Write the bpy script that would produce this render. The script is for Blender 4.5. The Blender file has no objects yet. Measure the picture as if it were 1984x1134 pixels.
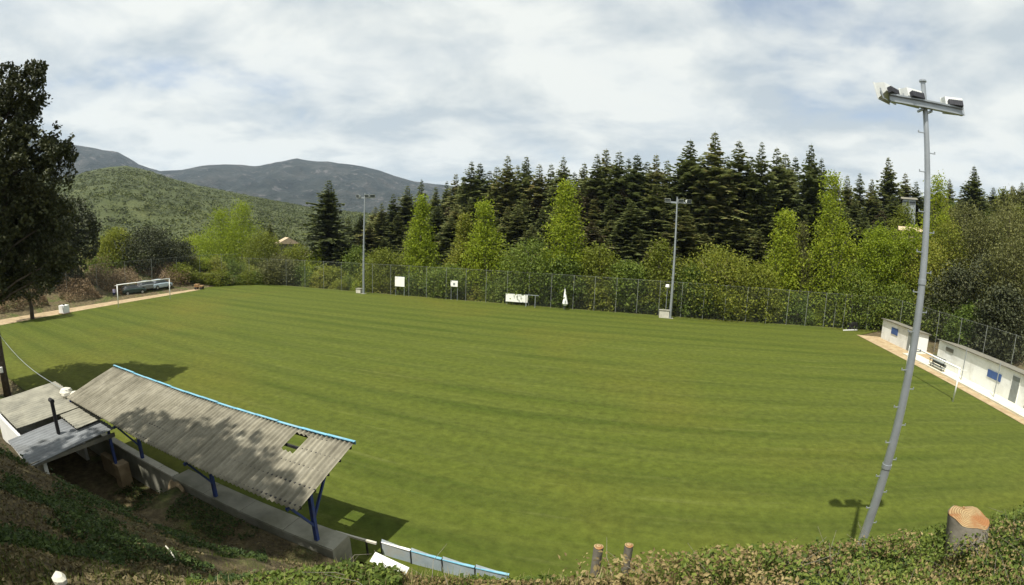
import bpy, math, random
import numpy as np
from mathutils import Vector, Matrix, noise as mn
random.seed(7); rng = np.random.default_rng(7)
scene = bpy.context.scene
PI = math.pi

# ------------------------------------------------------------------ camera
CH = 9.92                                  # camera height above the pitch
F, K3, PITCH, ROLL, YAW = 915.3, -0.0244, 0.1296, 0.0349, 0.2754
IW, IH = 1984.0, 1134.0
def ray(px, py):
    x, y = px - IW/2, -(py - IH/2); r = math.hypot(x, y) + 1e-9
    t = r/F*(1 + K3*(r/F)**2)
    d = [math.sin(t)*x/r, math.sin(t)*y/r, math.cos(t)]
    c, s = math.cos(ROLL), math.sin(ROLL); d = [c*d[0]-s*d[1], s*d[0]+c*d[1], d[2]]
    c, s = math.cos(PITCH), math.sin(PITCH); wy, wz, wx = c*d[2]+s*d[1], -s*d[2]+c*d[1], d[0]
    c, s = math.cos(YAW), math.sin(YAW)
    return Vector((c*wx-s*wy, s*wx+c*wy, wz))
def ground(px, py, z=0.0):
    d = ray(px, py); s = (z-CH)/d.z; return d.x*s, d.y*s
def atY(px, py, Y):
    d = ray(px, py); s = Y/d.y; return Vector((d.x*s, Y, CH+d.z*s))
def atR(px, py, R):
    d = ray(px, py); s = R/math.hypot(d.x, d.y); return Vector((d.x*s, d.y*s, CH+d.z*s))
cam_d = bpy.data.cameras.new("camera"); cam = bpy.data.objects.new("camera", cam_d)
scene.collection.objects.link(cam); scene.camera = cam
def axis(v):
    d = v; c, s = math.cos(ROLL), math.sin(ROLL); d = [c*d[0]-s*d[1], s*d[0]+c*d[1], d[2]]
    c, s = math.cos(PITCH), math.sin(PITCH); wy, wz, wx = c*d[2]+s*d[1], -s*d[2]+c*d[1], d[0]
    c, s = math.cos(YAW), math.sin(YAW)
    return Vector((c*wx-s*wy, s*wx+c*wy, wz))
X, Y_, Fw = axis([1,0,0]), axis([0,1,0]), axis([0,0,1])
M3 = Matrix((X, Y_, -Fw)).transposed()
cam.matrix_world = Matrix.Translation((0, 0, CH)) @ M3.to_4x4()
cam_d.type = 'PANO'; cam_d.clip_start = 0.05; cam_d.clip_end = 20000
cam_d.sensor_fit = 'HORIZONTAL'; cam_d.sensor_width = 36.0; cam_d.sensor_height = 36.0*IH/IW
scene.render.engine = 'CYCLES'
fm = F/IW*36.0
cc = cam_d.cycles if hasattr(cam_d, 'cycles') and hasattr(cam_d.cycles, 'panorama_type') else cam_d
cc.panorama_type = 'FISHEYE_LENS_POLYNOMIAL'
cc.fisheye_fov = math.radians(200)
for n_, v_ in zip(('k0','k1','k2','k3','k4'), (0.0, -1/fm, 0.0, -K3/fm**3, 0.0)):
    setattr(cc, 'fisheye_polynomial_'+n_, v_)

# ------------------------------------------------------------------ light
SUN = Vector((-0.225, -0.435, 1.0)).normalized()
SUN_EL = math.asin(SUN.z); SUN_AZ = math.atan2(SUN.x, SUN.y)
sl = bpy.data.lights.new("sun", 'SUN'); sl.energy = 4.6; sl.angle = math.radians(0.6); sl.color = (1.0, 0.955, 0.87)
so = bpy.data.objects.new("sun", sl); scene.collection.objects.link(so)
so.rotation_euler = SUN.to_track_quat('Z', 'Y').to_euler()
so.location = (-20, -40, 80)
world = bpy.data.worlds.new("World"); scene.world = world; world.use_nodes = True
def build_world():
    nt = world.node_tree; N = nt.nodes; L = nt.links
    bg = N['Background']; bg.inputs['Strength'].default_value = 0.1
    sky = N.new('ShaderNodeTexSky'); sky.sky_type = 'NISHITA'; sky.sun_disc = False
    sky.sun_elevation = SUN_EL; sky.sun_rotation = SUN_AZ; sky.altitude = 400; sky.air_density = 1.0; sky.dust_density = 1.5
    geo = N.new('ShaderNodeTexCoord')
    sep = N.new('ShaderNodeSeparateXYZ'); L.new(geo.outputs['Generated'], sep.inputs[0])
    def math_(op, a, b=None, v=None):
        m = N.new('ShaderNodeMath'); m.operation = op
        L.new(a, m.inputs[0])
        if b is not None: L.new(b, m.inputs[1])
        if v is not None: m.inputs[1].default_value = v
        return m.outputs[0]
    zc = math_('MAXIMUM', sep.outputs['Z'], v=0.0); zz = math_('ADD', zc, v=0.16)
    px = math_('DIVIDE', sep.outputs['X'], zz); py = math_('DIVIDE', sep.outputs['Y'], zz)
    cb = N.new('ShaderNodeCombineXYZ'); L.new(px, cb.inputs[0]); L.new(py, cb.inputs[1]); cb.inputs[2].default_value = 3.3
    def noise(scale, detail, rough, dist):
        n = N.new('ShaderNodeTexNoise'); n.inputs['Scale'].default_value = scale; n.inputs['Detail'].default_value = detail
        n.inputs['Roughness'].default_value = rough; n.inputs['Distortion'].default_value = dist
        L.new(cb.outputs[0], n.inputs['Vector']); return n.outputs['Fac']
    a = noise(0.75, 8, 0.52, 0.35); b = noise(1.7, 9, 0.55, 0.2)
    s_ = math_('MULTIPLY', b, v=0.35); s2 = math_('MULTIPLY', a, v=0.65); s3 = math_('ADD', s_, s2)
    ramp = N.new('ShaderNodeValToRGB'); L.new(s3, ramp.inputs[0])
    ramp.color_ramp.elements[0].position = 0.36; ramp.color_ramp.elements[0].color = (0.45,0.45,0.45,1)
    ramp.color_ramp.elements[1].position = 0.52; ramp.color_ramp.elements[1].color = (1,1,1,1)
    e = ramp.color_ramp.elements.new(0.43); e.color = (0.90,0.90,0.90,1)
    cr = N.new('ShaderNodeValToRGB'); L.new(b, cr.inputs[0])     # cloud whites and greys
    cr.color_ramp.elements[0].position = 0.38; cr.color_ramp.elements[0].color = (0.60,0.665,0.69,1)
    cr.color_ramp.elements[1].position = 0.58; cr.color_ramp.elements[1].color = (0.93,0.955,0.91,1)
    sc = N.new('ShaderNodeVectorMath'); sc.operation = 'SCALE'; L.new(cr.outputs[0], sc.inputs[0]); sc.inputs['Scale'].default_value = 6.1
    mix = N.new('ShaderNodeMix'); mix.data_type = 'RGBA'
    L.new(ramp.outputs[0], mix.inputs['Factor']); L.new(sky.outputs[0], mix.inputs['A']); L.new(sc.outputs[0], mix.inputs['B'])
    L.new(mix.outputs['Result'], bg.inputs['Color'])
build_world()
scene.view_settings.view_transform = 'Standard'; scene.view_settings.look = 'None'
scene.view_settings.gamma = 1.0; scene.view_settings.exposure = 0.7
scene.cycles.max_bounces = 6; scene.cycles.transparent_max_bounces = 12; scene.cycles.volume_bounces = 0
scene.cycles.use_denoising = True

# ------------------------------------------------------------------ helpers
def link(o): scene.collection.objects.link(o); return o
def tag(o, label=None, cat=None, group=None, kind=None):
    if label: o['label'] = label
    if cat: o['category'] = cat
    if group: o['group'] = group
    if kind: o['kind'] = kind
    return o
def empty(name, loc, rz=0.0, label=None, cat=None, group=None):
    o = bpy.data.objects.new(name, None); link(o); o.location = loc; o.rotation_euler = (0, 0, rz); o.empty_display_size = 0.3
    return tag(o, label, cat, group)
def kids(o): return [c for c in o.children]
def copy_tree(o, parent=None):
    c = o.copy(); link(c)
    if parent is not None: c.parent = parent
    for ch in kids(o): copy_tree(ch, c)
    return c
class MB:
    def __init__(s): s.v = []; s.f = []; s.n = 0; s.a = []
    def add(s, V, Fc):
        V = np.asarray(V, float).reshape(-1, 3); s.v.append(V)
        s.f.extend([tuple(int(i)+s.n for i in f) for f in Fc]); s.n += len(V); return s
    def addq(s, V):                      # V: (n,4,3) separate quads
        V = np.asarray(V, float); n = len(V); s.v.append(V.reshape(-1, 3))
        s.f.extend(map(tuple, (np.arange(n*4).reshape(-1, 4)+s.n).tolist())); s.n += n*4; return s
    def box(s, x0, x1, y0, y1, z0, z1, M=None):
        V = np.array([[x, y, z] for z in (z0, z1) for y in (y0, y1) for x in (x0, x1)], float)
        if M is not None: V = np.array([list(M @ Vector(p)) for p in V])
        return s.add(V, [(0,2,3,1),(4,5,7,6),(0,1,5,4),(1,3,7,5),(3,2,6,7),(2,0,4,6)])
    def bar(s, a, b, w, h=None):         # square bar between two points
        h = h or w; a = Vector(a); b = Vector(b); d = (b-a); L = d.length; q = d.to_track_quat('Z', 'Y').to_matrix().to_4x4()
        return s.box(-w/2, w/2, -h/2, h/2, 0, L, Matrix.Translation(a) @ q)
    def tube(s, pts, rad, n=8, cap=True):
        pts = [Vector(p) for p in pts]; rad = list(rad) if hasattr(rad, '__len__') else [rad]*len(pts)
        V = []; prev = None
        for i, p in enumerate(pts):
            d = (pts[min(i+1, len(pts)-1)] - pts[max(i-1, 0)]).normalized()
            u = d.orthogonal().normalized() if prev is None else (prev - d*prev.dot(d)).normalized()
            prev = u; w = d.cross(u)
            for k in range(n):
                a = 2*PI*k/n; V.append(p + (u*math.cos(a)+w*math.sin(a))*rad[i])
        Fc = [(i*n+k, i*n+(k+1) % n, (i+1)*n+(k+1) % n, (i+1)*n+k) for i in range(len(pts)-1) for k in range(n)]
        if cap: Fc += [tuple(range(n))[::-1], tuple((len(pts)-1)*n+k for k in range(n))]
        return s.add([list(v) for v in V], Fc)
    def build(s, name, mat, parent=None, smooth=False, loc=None):
        me = bpy.data.meshes.new(name)
        V = np.concatenate(s.v) if s.v else np.zeros((0, 3))
        me.from_pydata(V.tolist(), [], s.f); me.validate(); me.update()
        if smooth: me.polygons.foreach_set('use_smooth', [True]*len(me.polygons))
        if mat: me.materials.append(mat)
        o = bpy.data.objects.new(name, me); link(o)
        if parent: o.parent = parent
        if loc: o.location = loc
        return o

# ------------------------------------------------------------------ materials
class NT:
    def __init__(s, name):
        s.m = bpy.data.materials.new(name); s.m.use_nodes = True; s.t = s.m.node_tree; s.N = s.t.nodes; s.L = s.t.links
        s.b = s.N['Principled BSDF']; s.b.inputs['Roughness'].default_value = 0.85
        if 'Specular IOR Level' in s.b.inputs: s.b.inputs['Specular IOR Level'].default_value = 0.25
        s.out = s.N['Material Output']
    def coord(s, kind='Object', scale=(1,1,1), rot=(0,0,0), pos=False):
        if pos: g = s.N.new('ShaderNodeNewGeometry'); o = g.outputs['Position']
        else: g = s.N.new('ShaderNodeTexCoord'); o = g.outputs[kind]
        m = s.N.new('ShaderNodeMapping'); m.inputs['Scale'].default_value = scale; m.inputs['Rotation'].default_value = rot
        s.L.new(o, m.inputs[0]); return m.outputs[0]
    def noise(s, vec, scale, detail=4, rough=0.5, dist=0.0):
        n = s.N.new('ShaderNodeTexNoise'); n.inputs['Scale'].default_value = scale; n.inputs['Detail'].default_value = detail
        n.inputs['Roughness'].default_value = rough; n.inputs['Distortion'].default_value = dist
        s.L.new(vec, n.inputs['Vector']); return n.outputs['Fac']
    def ramp(s, fac, stops):
        r = s.N.new('ShaderNodeValToRGB'); s.L.new(fac, r.inputs[0]); e = r.color_ramp.elements
        while len(e) < len(stops): e.new(0.5)
        for el, (p, c) in zip(e, stops): el.position = p; el.color = (*c, 1) if len(c) == 3 else c
        return r.outputs[0]
    def mix(s, fac, a, b, mode='MIX'):
        m = s.N.new('ShaderNodeMix'); m.data_type = 'RGBA'; m.blend_type = mode
        for sock, v in ((m.inputs['Factor'], fac), (m.inputs['A'], a), (m.inputs['B'], b)):
            if isinstance(v, (int, float)): sock.default_value = v
            elif isinstance(v, tuple): sock.default_value = (*v, 1)
            else: s.L.new(v, sock)
        return m.outputs['Result']
    def math(s, op, a, b=None):
        m = s.N.new('ShaderNodeMath'); m.operation = op
        for i, v in enumerate((a, b)):
            if v is None: continue
            if isinstance(v, (int, float)): m.inputs[i].default_value = v
            else: s.L.new(v, m.inputs[i])
        return m.outputs[0]
    def color(s, c):
        if isinstance(c, tuple): s.b.inputs['Base Color'].default_value = (*c, 1)
        else: s.L.new(c, s.b.inputs['Base Color'])
        return s
    def bump(s, h, strength=0.3, dist=0.05):
        b = s.N.new('ShaderNodeBump'); b.inputs['Strength'].default_value = strength; b.inputs['Distance'].default_value = dist
        s.L.new(h, b.inputs['Height']); s.L.new(b.outputs[0], s.b.inputs['Normal']); return s
def dirty(name, c, var=0.15, scale=3.0, rough=0.7, metal=0.0, dirt=(0.12,0.10,0.07), dirt_amt=0.35, bump=0.1, fine=40):
    t = NT(name); v = t.coord('Object'); n1 = t.noise(v, scale, 5, 0.6); n2 = t.noise(v, fine, 3, 0.6)
    lo = tuple(x*(1-var) for x in c); hi = tuple(min(1, x*(1+var)) for x in c)
    a = t.ramp(n1, [(0.3, lo), (0.7, hi)])
    d = t.ramp(t.noise(v, scale*0.6, 6, 0.65, 0.4), [(0.48, (0,0,0)), (0.72, (dirt_amt,)*3)])
    t.color(t.mix(d, a, dirt)); t.b.inputs['Roughness'].default_value = rough; t.b.inputs['Metallic'].default_value = metal
    t.bump(n2, bump, 0.01); return t.m
def leafmat(name, stops, trans=0.35, nscale=0.5, objvar=0.35, rough=0.6):
    t = NT(name); v = t.coord('Object')
    g = t.N.new('ShaderNodeNewGeometry'); oi = t.N.new('ShaderNodeObjectInfo')
    n = t.noise(v, nscale, 3, 0.6)
    f = t.math('ADD', t.math('MULTIPLY', g.outputs['Random Per Island'], 0.5), t.math('MULTIPLY', n, 0.62))
    f = t.math('ADD', f, t.math('MULTIPLY', t.math('SUBTRACT', oi.outputs['Random'], 0.5), objvar))
    f = t.math('SUBTRACT', f, 0.05)
    c = t.ramp(f, stops); t.color(c); t.b.inputs['Roughness'].default_value = rough
    tr = t.N.new('ShaderNodeBsdfTranslucent'); t.L.new(c, tr.inputs['Color'])
    mx = t.N.new('ShaderNodeMixShader'); mx.inputs[0].default_value = trans
    t.L.new(t.b.outputs[0], mx.inputs[1]); t.L.new(tr.outputs[0], mx.inputs[2]); t.L.new(mx.outputs[0], t.out.inputs['Surface'])
    return t.m
M = {}
M['needle'] = leafmat('spruce_needles', [(0.1,(0.064,0.082,0.028)),(0.45,(0.125,0.148,0.046)),(0.75,(0.185,0.200,0.062)),(1.0,(0.26,0.22,0.085))], 0.32, 0.35, 0.5)
M['needle_brown'] = leafmat('browned_spruce_needles', [(0.1,(0.045,0.040,0.02)),(0.5,(0.11,0.085,0.042)),(0.8,(0.10,0.105,0.042)),(1.0,(0.17,0.13,0.06))], 0.1, 0.35, 0.2)
M['fresh'] = leafmat('fresh_spring_leaves', [(0.1,(0.14,0.19,0.012)),(0.45,(0.22,0.285,0.016)),(0.75,(0.27,0.32,0.022)),(1.0,(0.33,0.34,0.035))], 0.5, 0.45, 0.35)
M['olive'] = leafmat('olive_spring_leaves', [(0.1,(0.10,0.12,0.014)),(0.45,(0.165,0.195,0.020)),(0.75,(0.22,0.235,0.028)),(1.0,(0.27,0.24,0.045))], 0.45, 0.45, 0.45)
M['green'] = leafmat('green_bush_leaves', [(0.1,(0.05,0.08,0.012)),(0.45,(0.095,0.14,0.018)),(0.75,(0.145,0.19,0.025)),(1.0,(0.19,0.21,0.035))], 0.4, 0.5, 0.4)
M['brown_leaf'] = leafmat('budding_brown_leaves', [(0.1,(0.075,0.080,0.022)),(0.5,(0.125,0.130,0.036)),(0.8,(0.165,0.170,0.048)),(1.0,(0.21,0.19,0.065))], 0.35, 0.4, 0.35)
M['dark_leaf'] = leafmat('dark_oak_leaves', [(0.1,(0.020,0.024,0.010)),(0.5,(0.042,0.050,0.018)),(0.8,(0.078,0.082,0.028)),(1.0,(0.13,0.125,0.048))], 0.12, 0.3, 0.2)
M['far_leaf'] = leafmat('far_hill_canopy', [(0.15,(0.050,0.048,0.024)),(0.4,(0.048,0.060,0.020)),(0.6,(0.085,0.105,0.025)),(0.8,(0.12,0.135,0.032)),(1.0,(0.12,0.11,0.045))], 0.25, 0.009, 0.0)
M['brush'] = leafmat('dry_brush_twigs', [(0.1,(0.09,0.06,0.032)),(0.5,(0.22,0.155,0.085)),(0.8,(0.32,0.24,0.135)),(1.0,(0.15,0.15,0.05))], 0.15, 0.4, 0.2)
M['bark'] = dirty('grey_bark', (0.075,0.06,0.045), 0.35, 6, 0.95, dirt=(0.03,0.03,0.02), bump=0.6, fine=25)
M['bark_pale'] = dirty('pale_bark', (0.16,0.145,0.115), 0.3, 6, 0.95, dirt=(0.05,0.045,0.03), bump=0.5, fine=25)
M['galv'] = dirty('galvanised_steel', (0.36,0.39,0.41), 0.10, 2.0, 0.42, 0.55, dirt=(0.18,0.18,0.17), dirt_amt=0.25, bump=0.03)
M['post_grey'] = dirty('weathered_post_paint', (0.21,0.225,0.20), 0.1, 2.0, 0.7, dirt_amt=0.25, bump=0.03)
M['lamp_white'] = dirty('lamp_hood_white', (0.60,0.62,0.60), 0.08, 5, 0.5, dirt_amt=0.15, bump=0.02)
M['lamp_dark'] = dirty('lamp_dark_casing', (0.045,0.047,0.055), 0.2, 6, 0.5, dirt_amt=0.1, bump=0.05)
M['lamp_glass'] = dirty('lamp_glass', (0.10,0.11,0.12), 0.1, 4, 0.12, dirt_amt=0.1, bump=0.0)
M['white'] = dirty('white_painted_wall', (0.76,0.77,0.74), 0.06, 0.7, 0.8, dirt=(0.36,0.34,0.27), dirt_amt=0.5, bump=0.15, fine=18)
M['white_paint'] = dirty('white_paint', (0.80,0.80,0.76), 0.05, 4, 0.5, dirt_amt=0.12, bump=0.02)
M['banner'] = dirty('white_banner_cloth', (0.82,0.82,0.76), 0.04, 2, 0.8, dirt=(0.45,0.42,0.34), dirt_amt=0.4, bump=0.1, fine=8)
M['concrete'] = dirty('weathered_concrete', (0.25,0.245,0.195), 0.25, 1.2, 0.9, dirt=(0.10,0.10,0.055), dirt_amt=0.6, bump=0.5, fine=22)
M['concrete_light'] = dirty('pale_concrete', (0.50,0.48,0.40), 0.14, 1.5, 0.9, dirt=(0.22,0.19,0.12), dirt_amt=0.5, bump=0.4, fine=22)
M['blue'] = dirty('dark_blue_paint', (0.035,0.06,0.20), 0.25, 5, 0.5, dirt=(0.10,0.07,0.05), dirt_amt=0.35, bump=0.05)
M['blue_sign'] = dirty('blue_sign_paint', (0.05,0.10,0.26), 0.15, 5, 0.5, dirt_amt=0.15, bump=0.02)
M['sky_blue'] = dirty('pale_blue_paint', (0.14,0.33,0.43), 0.25, 3, 0.5, dirt=(0.35,0.36,0.34), dirt_amt=0.4, bump=0.05)
M['door_grey'] = dirty('grey_door_paint', (0.20,0.22,0.21), 0.1, 3, 0.6, dirt_amt=0.25, bump=0.05)
M['tar'] = dirty('dark_roof_felt', (0.14,0.135,0.11), 0.25, 2, 0.9, dirt=(0.3,0.26,0.18), dirt_amt=0.5, bump=0.4)
M['black'] = dirty('black_iron', (0.02,0.02,0.022), 0.3, 4, 0.6, dirt_amt=0.2, bump=0.1)
M['cutwood'] = None
M['net'] = None
def mk_net():
    t = NT('chain_link_mesh'); t.color((0.22,0.24,0.20)); tr = t.N.new('ShaderNodeBsdfTransparent'); mx = t.N.new('ShaderNodeMixShader')
    mx.inputs[0].default_value = 0.045; t.L.new(tr.outputs[0], mx.inputs[1]); t.L.new(t.b.outputs[0], mx.inputs[2]); t.L.new(mx.outputs[0], t.out.inputs['Surface'])
    return t.m
M['net'] = mk_net()
def mk_cut():
    t = NT('sawn_wood'); v = t.coord('Object'); sx = t.N.new('ShaderNodeTexWave'); sx.wave_type = 'RINGS'; sx.rings_direction = 'Z'
    sx.inputs['Scale'].default_value = 14; sx.inputs['Distortion'].default_value = 0.8; sx.inputs['Detail'].default_value = 3; t.L.new(v, sx.inputs[0])
    a = t.ramp(sx.outputs['Fac'], [(0.0,(0.17,0.11,0.05)),(0.5,(0.26,0.18,0.085)),(1.0,(0.34,0.25,0.13))])
    d = t.ramp(t.noise(v, 3.5, 4, 0.6), [(0.45,(0,0,0)),(0.6,(0.85,)*3)])
    t.color(t.mix(d, a, (0.22,0.09,0.03))); t.bump(t.noise(v, 30, 4), 0.6, 0.02); return t.m
M['cutwood'] = mk_cut()
def mk_turf():
    t = NT('pitch_turf'); p = t.coord(pos=True)
    st = t.coord(pos=True, scale=(0.035, 0.75, 1), rot=(0, 0, 0.02))
    streak = t.noise(st, 1.0, 5, 0.6, 0.5)
    st2 = t.coord(pos=True, scale=(0.12, 1.9, 1), rot=(0, 0, 0.03)); streak2 = t.noise(st2, 1.0, 4, 0.6, 0.3)
    w = t.N.new('ShaderNodeTexWave'); w.wave_type = 'BANDS'; w.bands_direction = 'Y'; w.inputs['Scale'].default_value = 0.105
    w.inputs['Distortion'].default_value = 0.6; w.inputs['Detail'].default_value = 2; w.inputs['Detail Scale'].default_value = 0.3
    t.L.new(t.coord(pos=True, scale=(0.15,1,1)), w.inputs['Vector'])
    big = t.noise(p, 0.045, 4, 0.55, 0.4); fine = t.noise(p, 2.2, 6, 0.7)
    base = t.ramp(streak, [(0.32,(0.042,0.060,0.0075)),(0.5,(0.056,0.071,0.0115)),(0.68,(0.072,0.088,0.0145))])
    base = t.mix(t.math('MULTIPLY', w.outputs['Fac'], 0.65), base, (0.074,0.091,0.013))
    s2 = t.ramp(streak2, [(0.58,(0,0,0)),(0.78,(0.42,)*3)]); base = t.mix(s2, base, (0.115,0.127,0.038))
    s3 = t.ramp(streak2, [(0.26,(0.4,)*3),(0.42,(0,0,0))]); base = t.mix(s3, base, (0.040,0.060,0.010))
    br = t.ramp(big, [(0.50,(0,0,0)),(0.72,(0.55,)*3)]); base = t.mix(br, base, (0.100,0.090,0.014))
    fr = t.ramp(fine, [(0.3,(0.72,)*3),(0.7,(1.25,)*3)]); base = t.mix(1.0, base, fr, 'MULTIPLY')
    t.color(base); t.b.inputs['Roughness'].default_value = 0.9; t.b.inputs['Specular IOR Level'].default_value = 0.1
    t.bump(t.noise(p, 9, 5, 0.75), 0.5, 0.06); return t.m
M['turf'] = mk_turf()
def mk_ground():
    t = NT('rough_ground'); p = t.coord(pos=True)
    n = t.noise(p, 0.35, 7, 0.65, 0.3); n2 = t.noise(p, 3.0, 6, 0.7)
    soil = t.ramp(n2, [(0.3,(0.045,0.034,0.018)),(0.5,(0.095,0.075,0.038)),(0.7,(0.17,0.135,0.07))])
    gr = t.ramp(n2, [(0.3,(0.03,0.045,0.010)),(0.7,(0.10,0.12,0.025))])
    f = t.ramp(n, [(0.50,(0,0,0)),(0.62,(0.9,)*3)]); t.color(t.mix(f, soil, gr)); t.b.inputs['Roughness'].default_value = 0.95
    t.bump(t.noise(p, 6, 8, 0.75), 1.0, 0.12); return t.m
M['ground'] = mk_ground()
def mk_dirt(name, a, b, c, sc=1.2):
    t = NT(name); p = t.coord(pos=True); n = t.noise(p, sc, 7, 0.65, 0.3)
    t.color(t.ramp(n, [(0.3,a),(0.5,b),(0.7,c)])); t.b.inputs['Roughness'].default_value = 0.95; t.bump(t.noise(p, 8, 8, 0.75), 0.8, 0.06); return t.m
M['sand'] = mk_dirt('sandy_track', (0.21,0.155,0.09), (0.31,0.235,0.14), (0.40,0.31,0.19))
M['redsand'] = mk_dirt('reddish_sand', (0.24,0.165,0.085), (0.33,0.25,0.145), (0.42,0.34,0.21))
M['court'] = mk_dirt('brown_earth', (0.055,0.038,0.022), (0.10,0.07,0.04), (0.15,0.11,0.065))
def mk_mount():
    t = NT('mountain_scrub'); p = t.coord(pos=True); n = t.noise(p, 0.006, 9, 0.68, 0.2); n2 = t.noise(p, 0.02, 8, 0.7)
    a = t.ramp(n, [(0.35,(0.008,0.013,0.011)),(0.5,(0.020,0.026,0.021)),(0.65,(0.044,0.045,0.038))])
    r = t.ramp(n2, [(0.56,(0,0,0)),(0.64,(0.8,)*3)]); t.color(t.mix(r, a, (0.11,0.105,0.10))); t.bump(n2, 1.0, 25); return t.m
M['mount'] = mk_mount()
def mk_hill():
    t = NT('hillside_scrub'); p = t.coord(pos=True); n = t.noise(p, 0.03, 9, 0.7, 0.2)
    t.color(t.ramp(n, [(0.3,(0.032,0.042,0.014)),(0.5,(0.052,0.065,0.019)),(0.7,(0.078,0.088,0.027))])); t.bump(t.noise(p, 0.15, 6, 0.7), 1.0, 2.0); return t.m
M['hill'] = mk_hill()
def mk_sheet():
    t = NT('fibre_cement_sheet'); v = t.coord('Object'); n = t.noise(v, 1.1, 7, 0.7, 0.3); n2 = t.noise(v, 14, 5, 0.7)
    a = t.ramp(n, [(0.3,(0.13,0.120,0.088)),(0.5,(0.20,0.185,0.138)),(0.7,(0.27,0.252,0.195))])
    s = t.ramp(t.noise(t.coord('Object', scale=(5.6, 0.5, 1)), 1.0, 4, 0.6), [(0.35,(0.72,)*3),(0.6,(1.1,)*3)])
    a = t.mix(1.0, a, s, 'MULTIPLY'); d = t.ramp(n2, [(0.55,(0,0,0)),(0.75,(0.5,)*3)]); t.color(t.mix(d, a, (0.12,0.115,0.075)))
    t.b.inputs['Roughness'].default_value = 0.9; t.bump(n2, 0.3, 0.01); return t.m
M['sheet'] = mk_sheet()
M['shed_sheet'] = dirty('grey_shed_sheet', (0.25,0.24,0.19), 0.25, 1.4, 0.85, dirt=(0.13,0.13,0.11), dirt_amt=0.7, bump=0.3)
M['shed_sheet_dark'] = dirty('bluish_shed_sheet', (0.17,0.18,0.185), 0.2, 1.4, 0.75, dirt=(0.09,0.09,0.08), dirt_amt=0.6, bump=0.3)

# ------------------------------------------------------------------ terrain
def lerp_tab(x, tab):
    xs = [t[0] for t in tab]; return [float(np.interp(x, xs, [t[i] for t in tab])) for i in range(1, len(tab[0]))]
#        x     yc   zc    z0    yf   level
BANK = [(-60, -3.0, 6.8, 6.8, 3.0, 0.0), (-34, -2.0, 6.8, 6.8, 3.4, -0.2), (-27, -0.6, 6.8, 6.8, 6.0, -0.3), (-15.6, 0.0, 6.8, 6.8, 6.3, -0.3), (-14.8, 0.0, 6.8, 6.8, 6.5, 0.85),
        (-12, 0.0, 6.8, 6.9, 6.8, 0.85), (-8, 0.2, 6.8, 7.2, 8.0, 0.85), (-6, 0.5, 6.85, 7.4, 8.6, 0.75), (-4.5, 1.1, 6.9, 7.6, 9.0, 0.5), (-3, 1.7, 7.1, 7.8, 9.6, 0.0),
        (-1.8, 2.15, 7.52, 8.0, 9.8, 0.0), (-0.6, 2.2, 7.82, 8.1, 9.8, 0.0), (0, 2.2, 7.98, 8.2, 9.8, 0.0), (1.2, 2.8, 7.73, 8.2, 9.8, 0.0),
        (2.2, 3.35, 7.36, 8.2, 9.9, 0.0), (3.8, 3.3, 7.66, 8.4, 10.0, 0.0), (8, 3.3, 8.1, 8.5, 10.4, 0.0), (24, 3.0, 8.0, 8.5, 10.5, 0.0), (60, 3.0, 8.0, 8.5, 10.5, 0.0)]
def hgt(x, y):
    yc, zc, z0, yf, lv = lerp_tab(x, BANK)
    n = mn.fractal(Vector((x*0.55, y*0.55, 1.7)), 0.7, 2.2, 5)
    if y < yc:
        t = max(0.0, min(1.0, (yc - y)/max(0.6, yc+0.001) if yc > 0.5 else (yc-y)/2.0)); z = zc + (z0-zc)*t
        if y < 0: z += min(2.0, -y*0.12)
        z += n*0.10
    elif y < yf:
        t = (y-yc)/(yf-yc); z = zc + (lv-zc)*t; z += n*0.28*math.sin(PI*min(1, t*1.02))**0.6 if t < 1 else 0
    else:
        z = lv
        if lv > 0.05 and y > 8.7: z = -0.05
        if x < -15.2 and y > 9.05: z = -0.05
        if lv < 0.05 and x > -15.2: z = -0.05
        z += n*0.02
    # left end bank of brush
    if x < -68: z = max(z, -0.05) + min(4.2, (-68-x)*0.26)*(1 if y < 62 else max(0.2, 1-(y-62)/25)) + (n*0.5 if x < -70 else 0)
    if x > 34.5 and y > 11: z += min(15, (x-34.5)*0.16) + min(6, max(0, y-40)*0.03)
    if y > 62: z += -min(2.2, (y-62)*0.22) + (max(0, x-10)*0.045*min(1, (y-62)/20))
    if y > 95: z += (y-95)*0.04
    return z
def axis_pts(segs):
    out = []
    for a, b, st in segs: out += list(np.arange(a, b, st))
    return out + [segs[-1][1]]
xs = axis_pts([(-1400,-200,120),(-200,-100,20),(-100,-32,2.0),(-32,-16.2,0.45),(-16.2,-14.2,0.12),(-14.2,6.5,0.22),(6.5,16,0.6),(16,60,2.5),(60,200,14),(200,1400,150)])
ys = axis_pts([(-600,-60,90),(-60,-12,6),(-12,-2,0.8),(-2,11.4,0.20),(11.4,64,2.2),(64,130,4),(130,400,30),(400,1500,220)])
V = []; nx = len(xs)
for y in ys:
    for x in xs: V.append((x, y, hgt(x, y)))
mb = MB(); mb.add(V, [(j*nx+i, j*nx+i+1, (j+1)*nx+i+1, (j+1)*nx+i) for j in range(len(ys)-1) for i in range(nx-1)])
tag(mb.build('ground', M['ground'], smooth=True), kind='structure')
def sheet(name, poly, z, mat, th=0.0):
    mb = MB(); mb.add([(x, y, z) for x, y in poly], [tuple(range(len(poly)))]); return tag(mb.build(name, mat), kind='structure')
XL, XR, YF = -65.9, 27.9, 60.4
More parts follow.
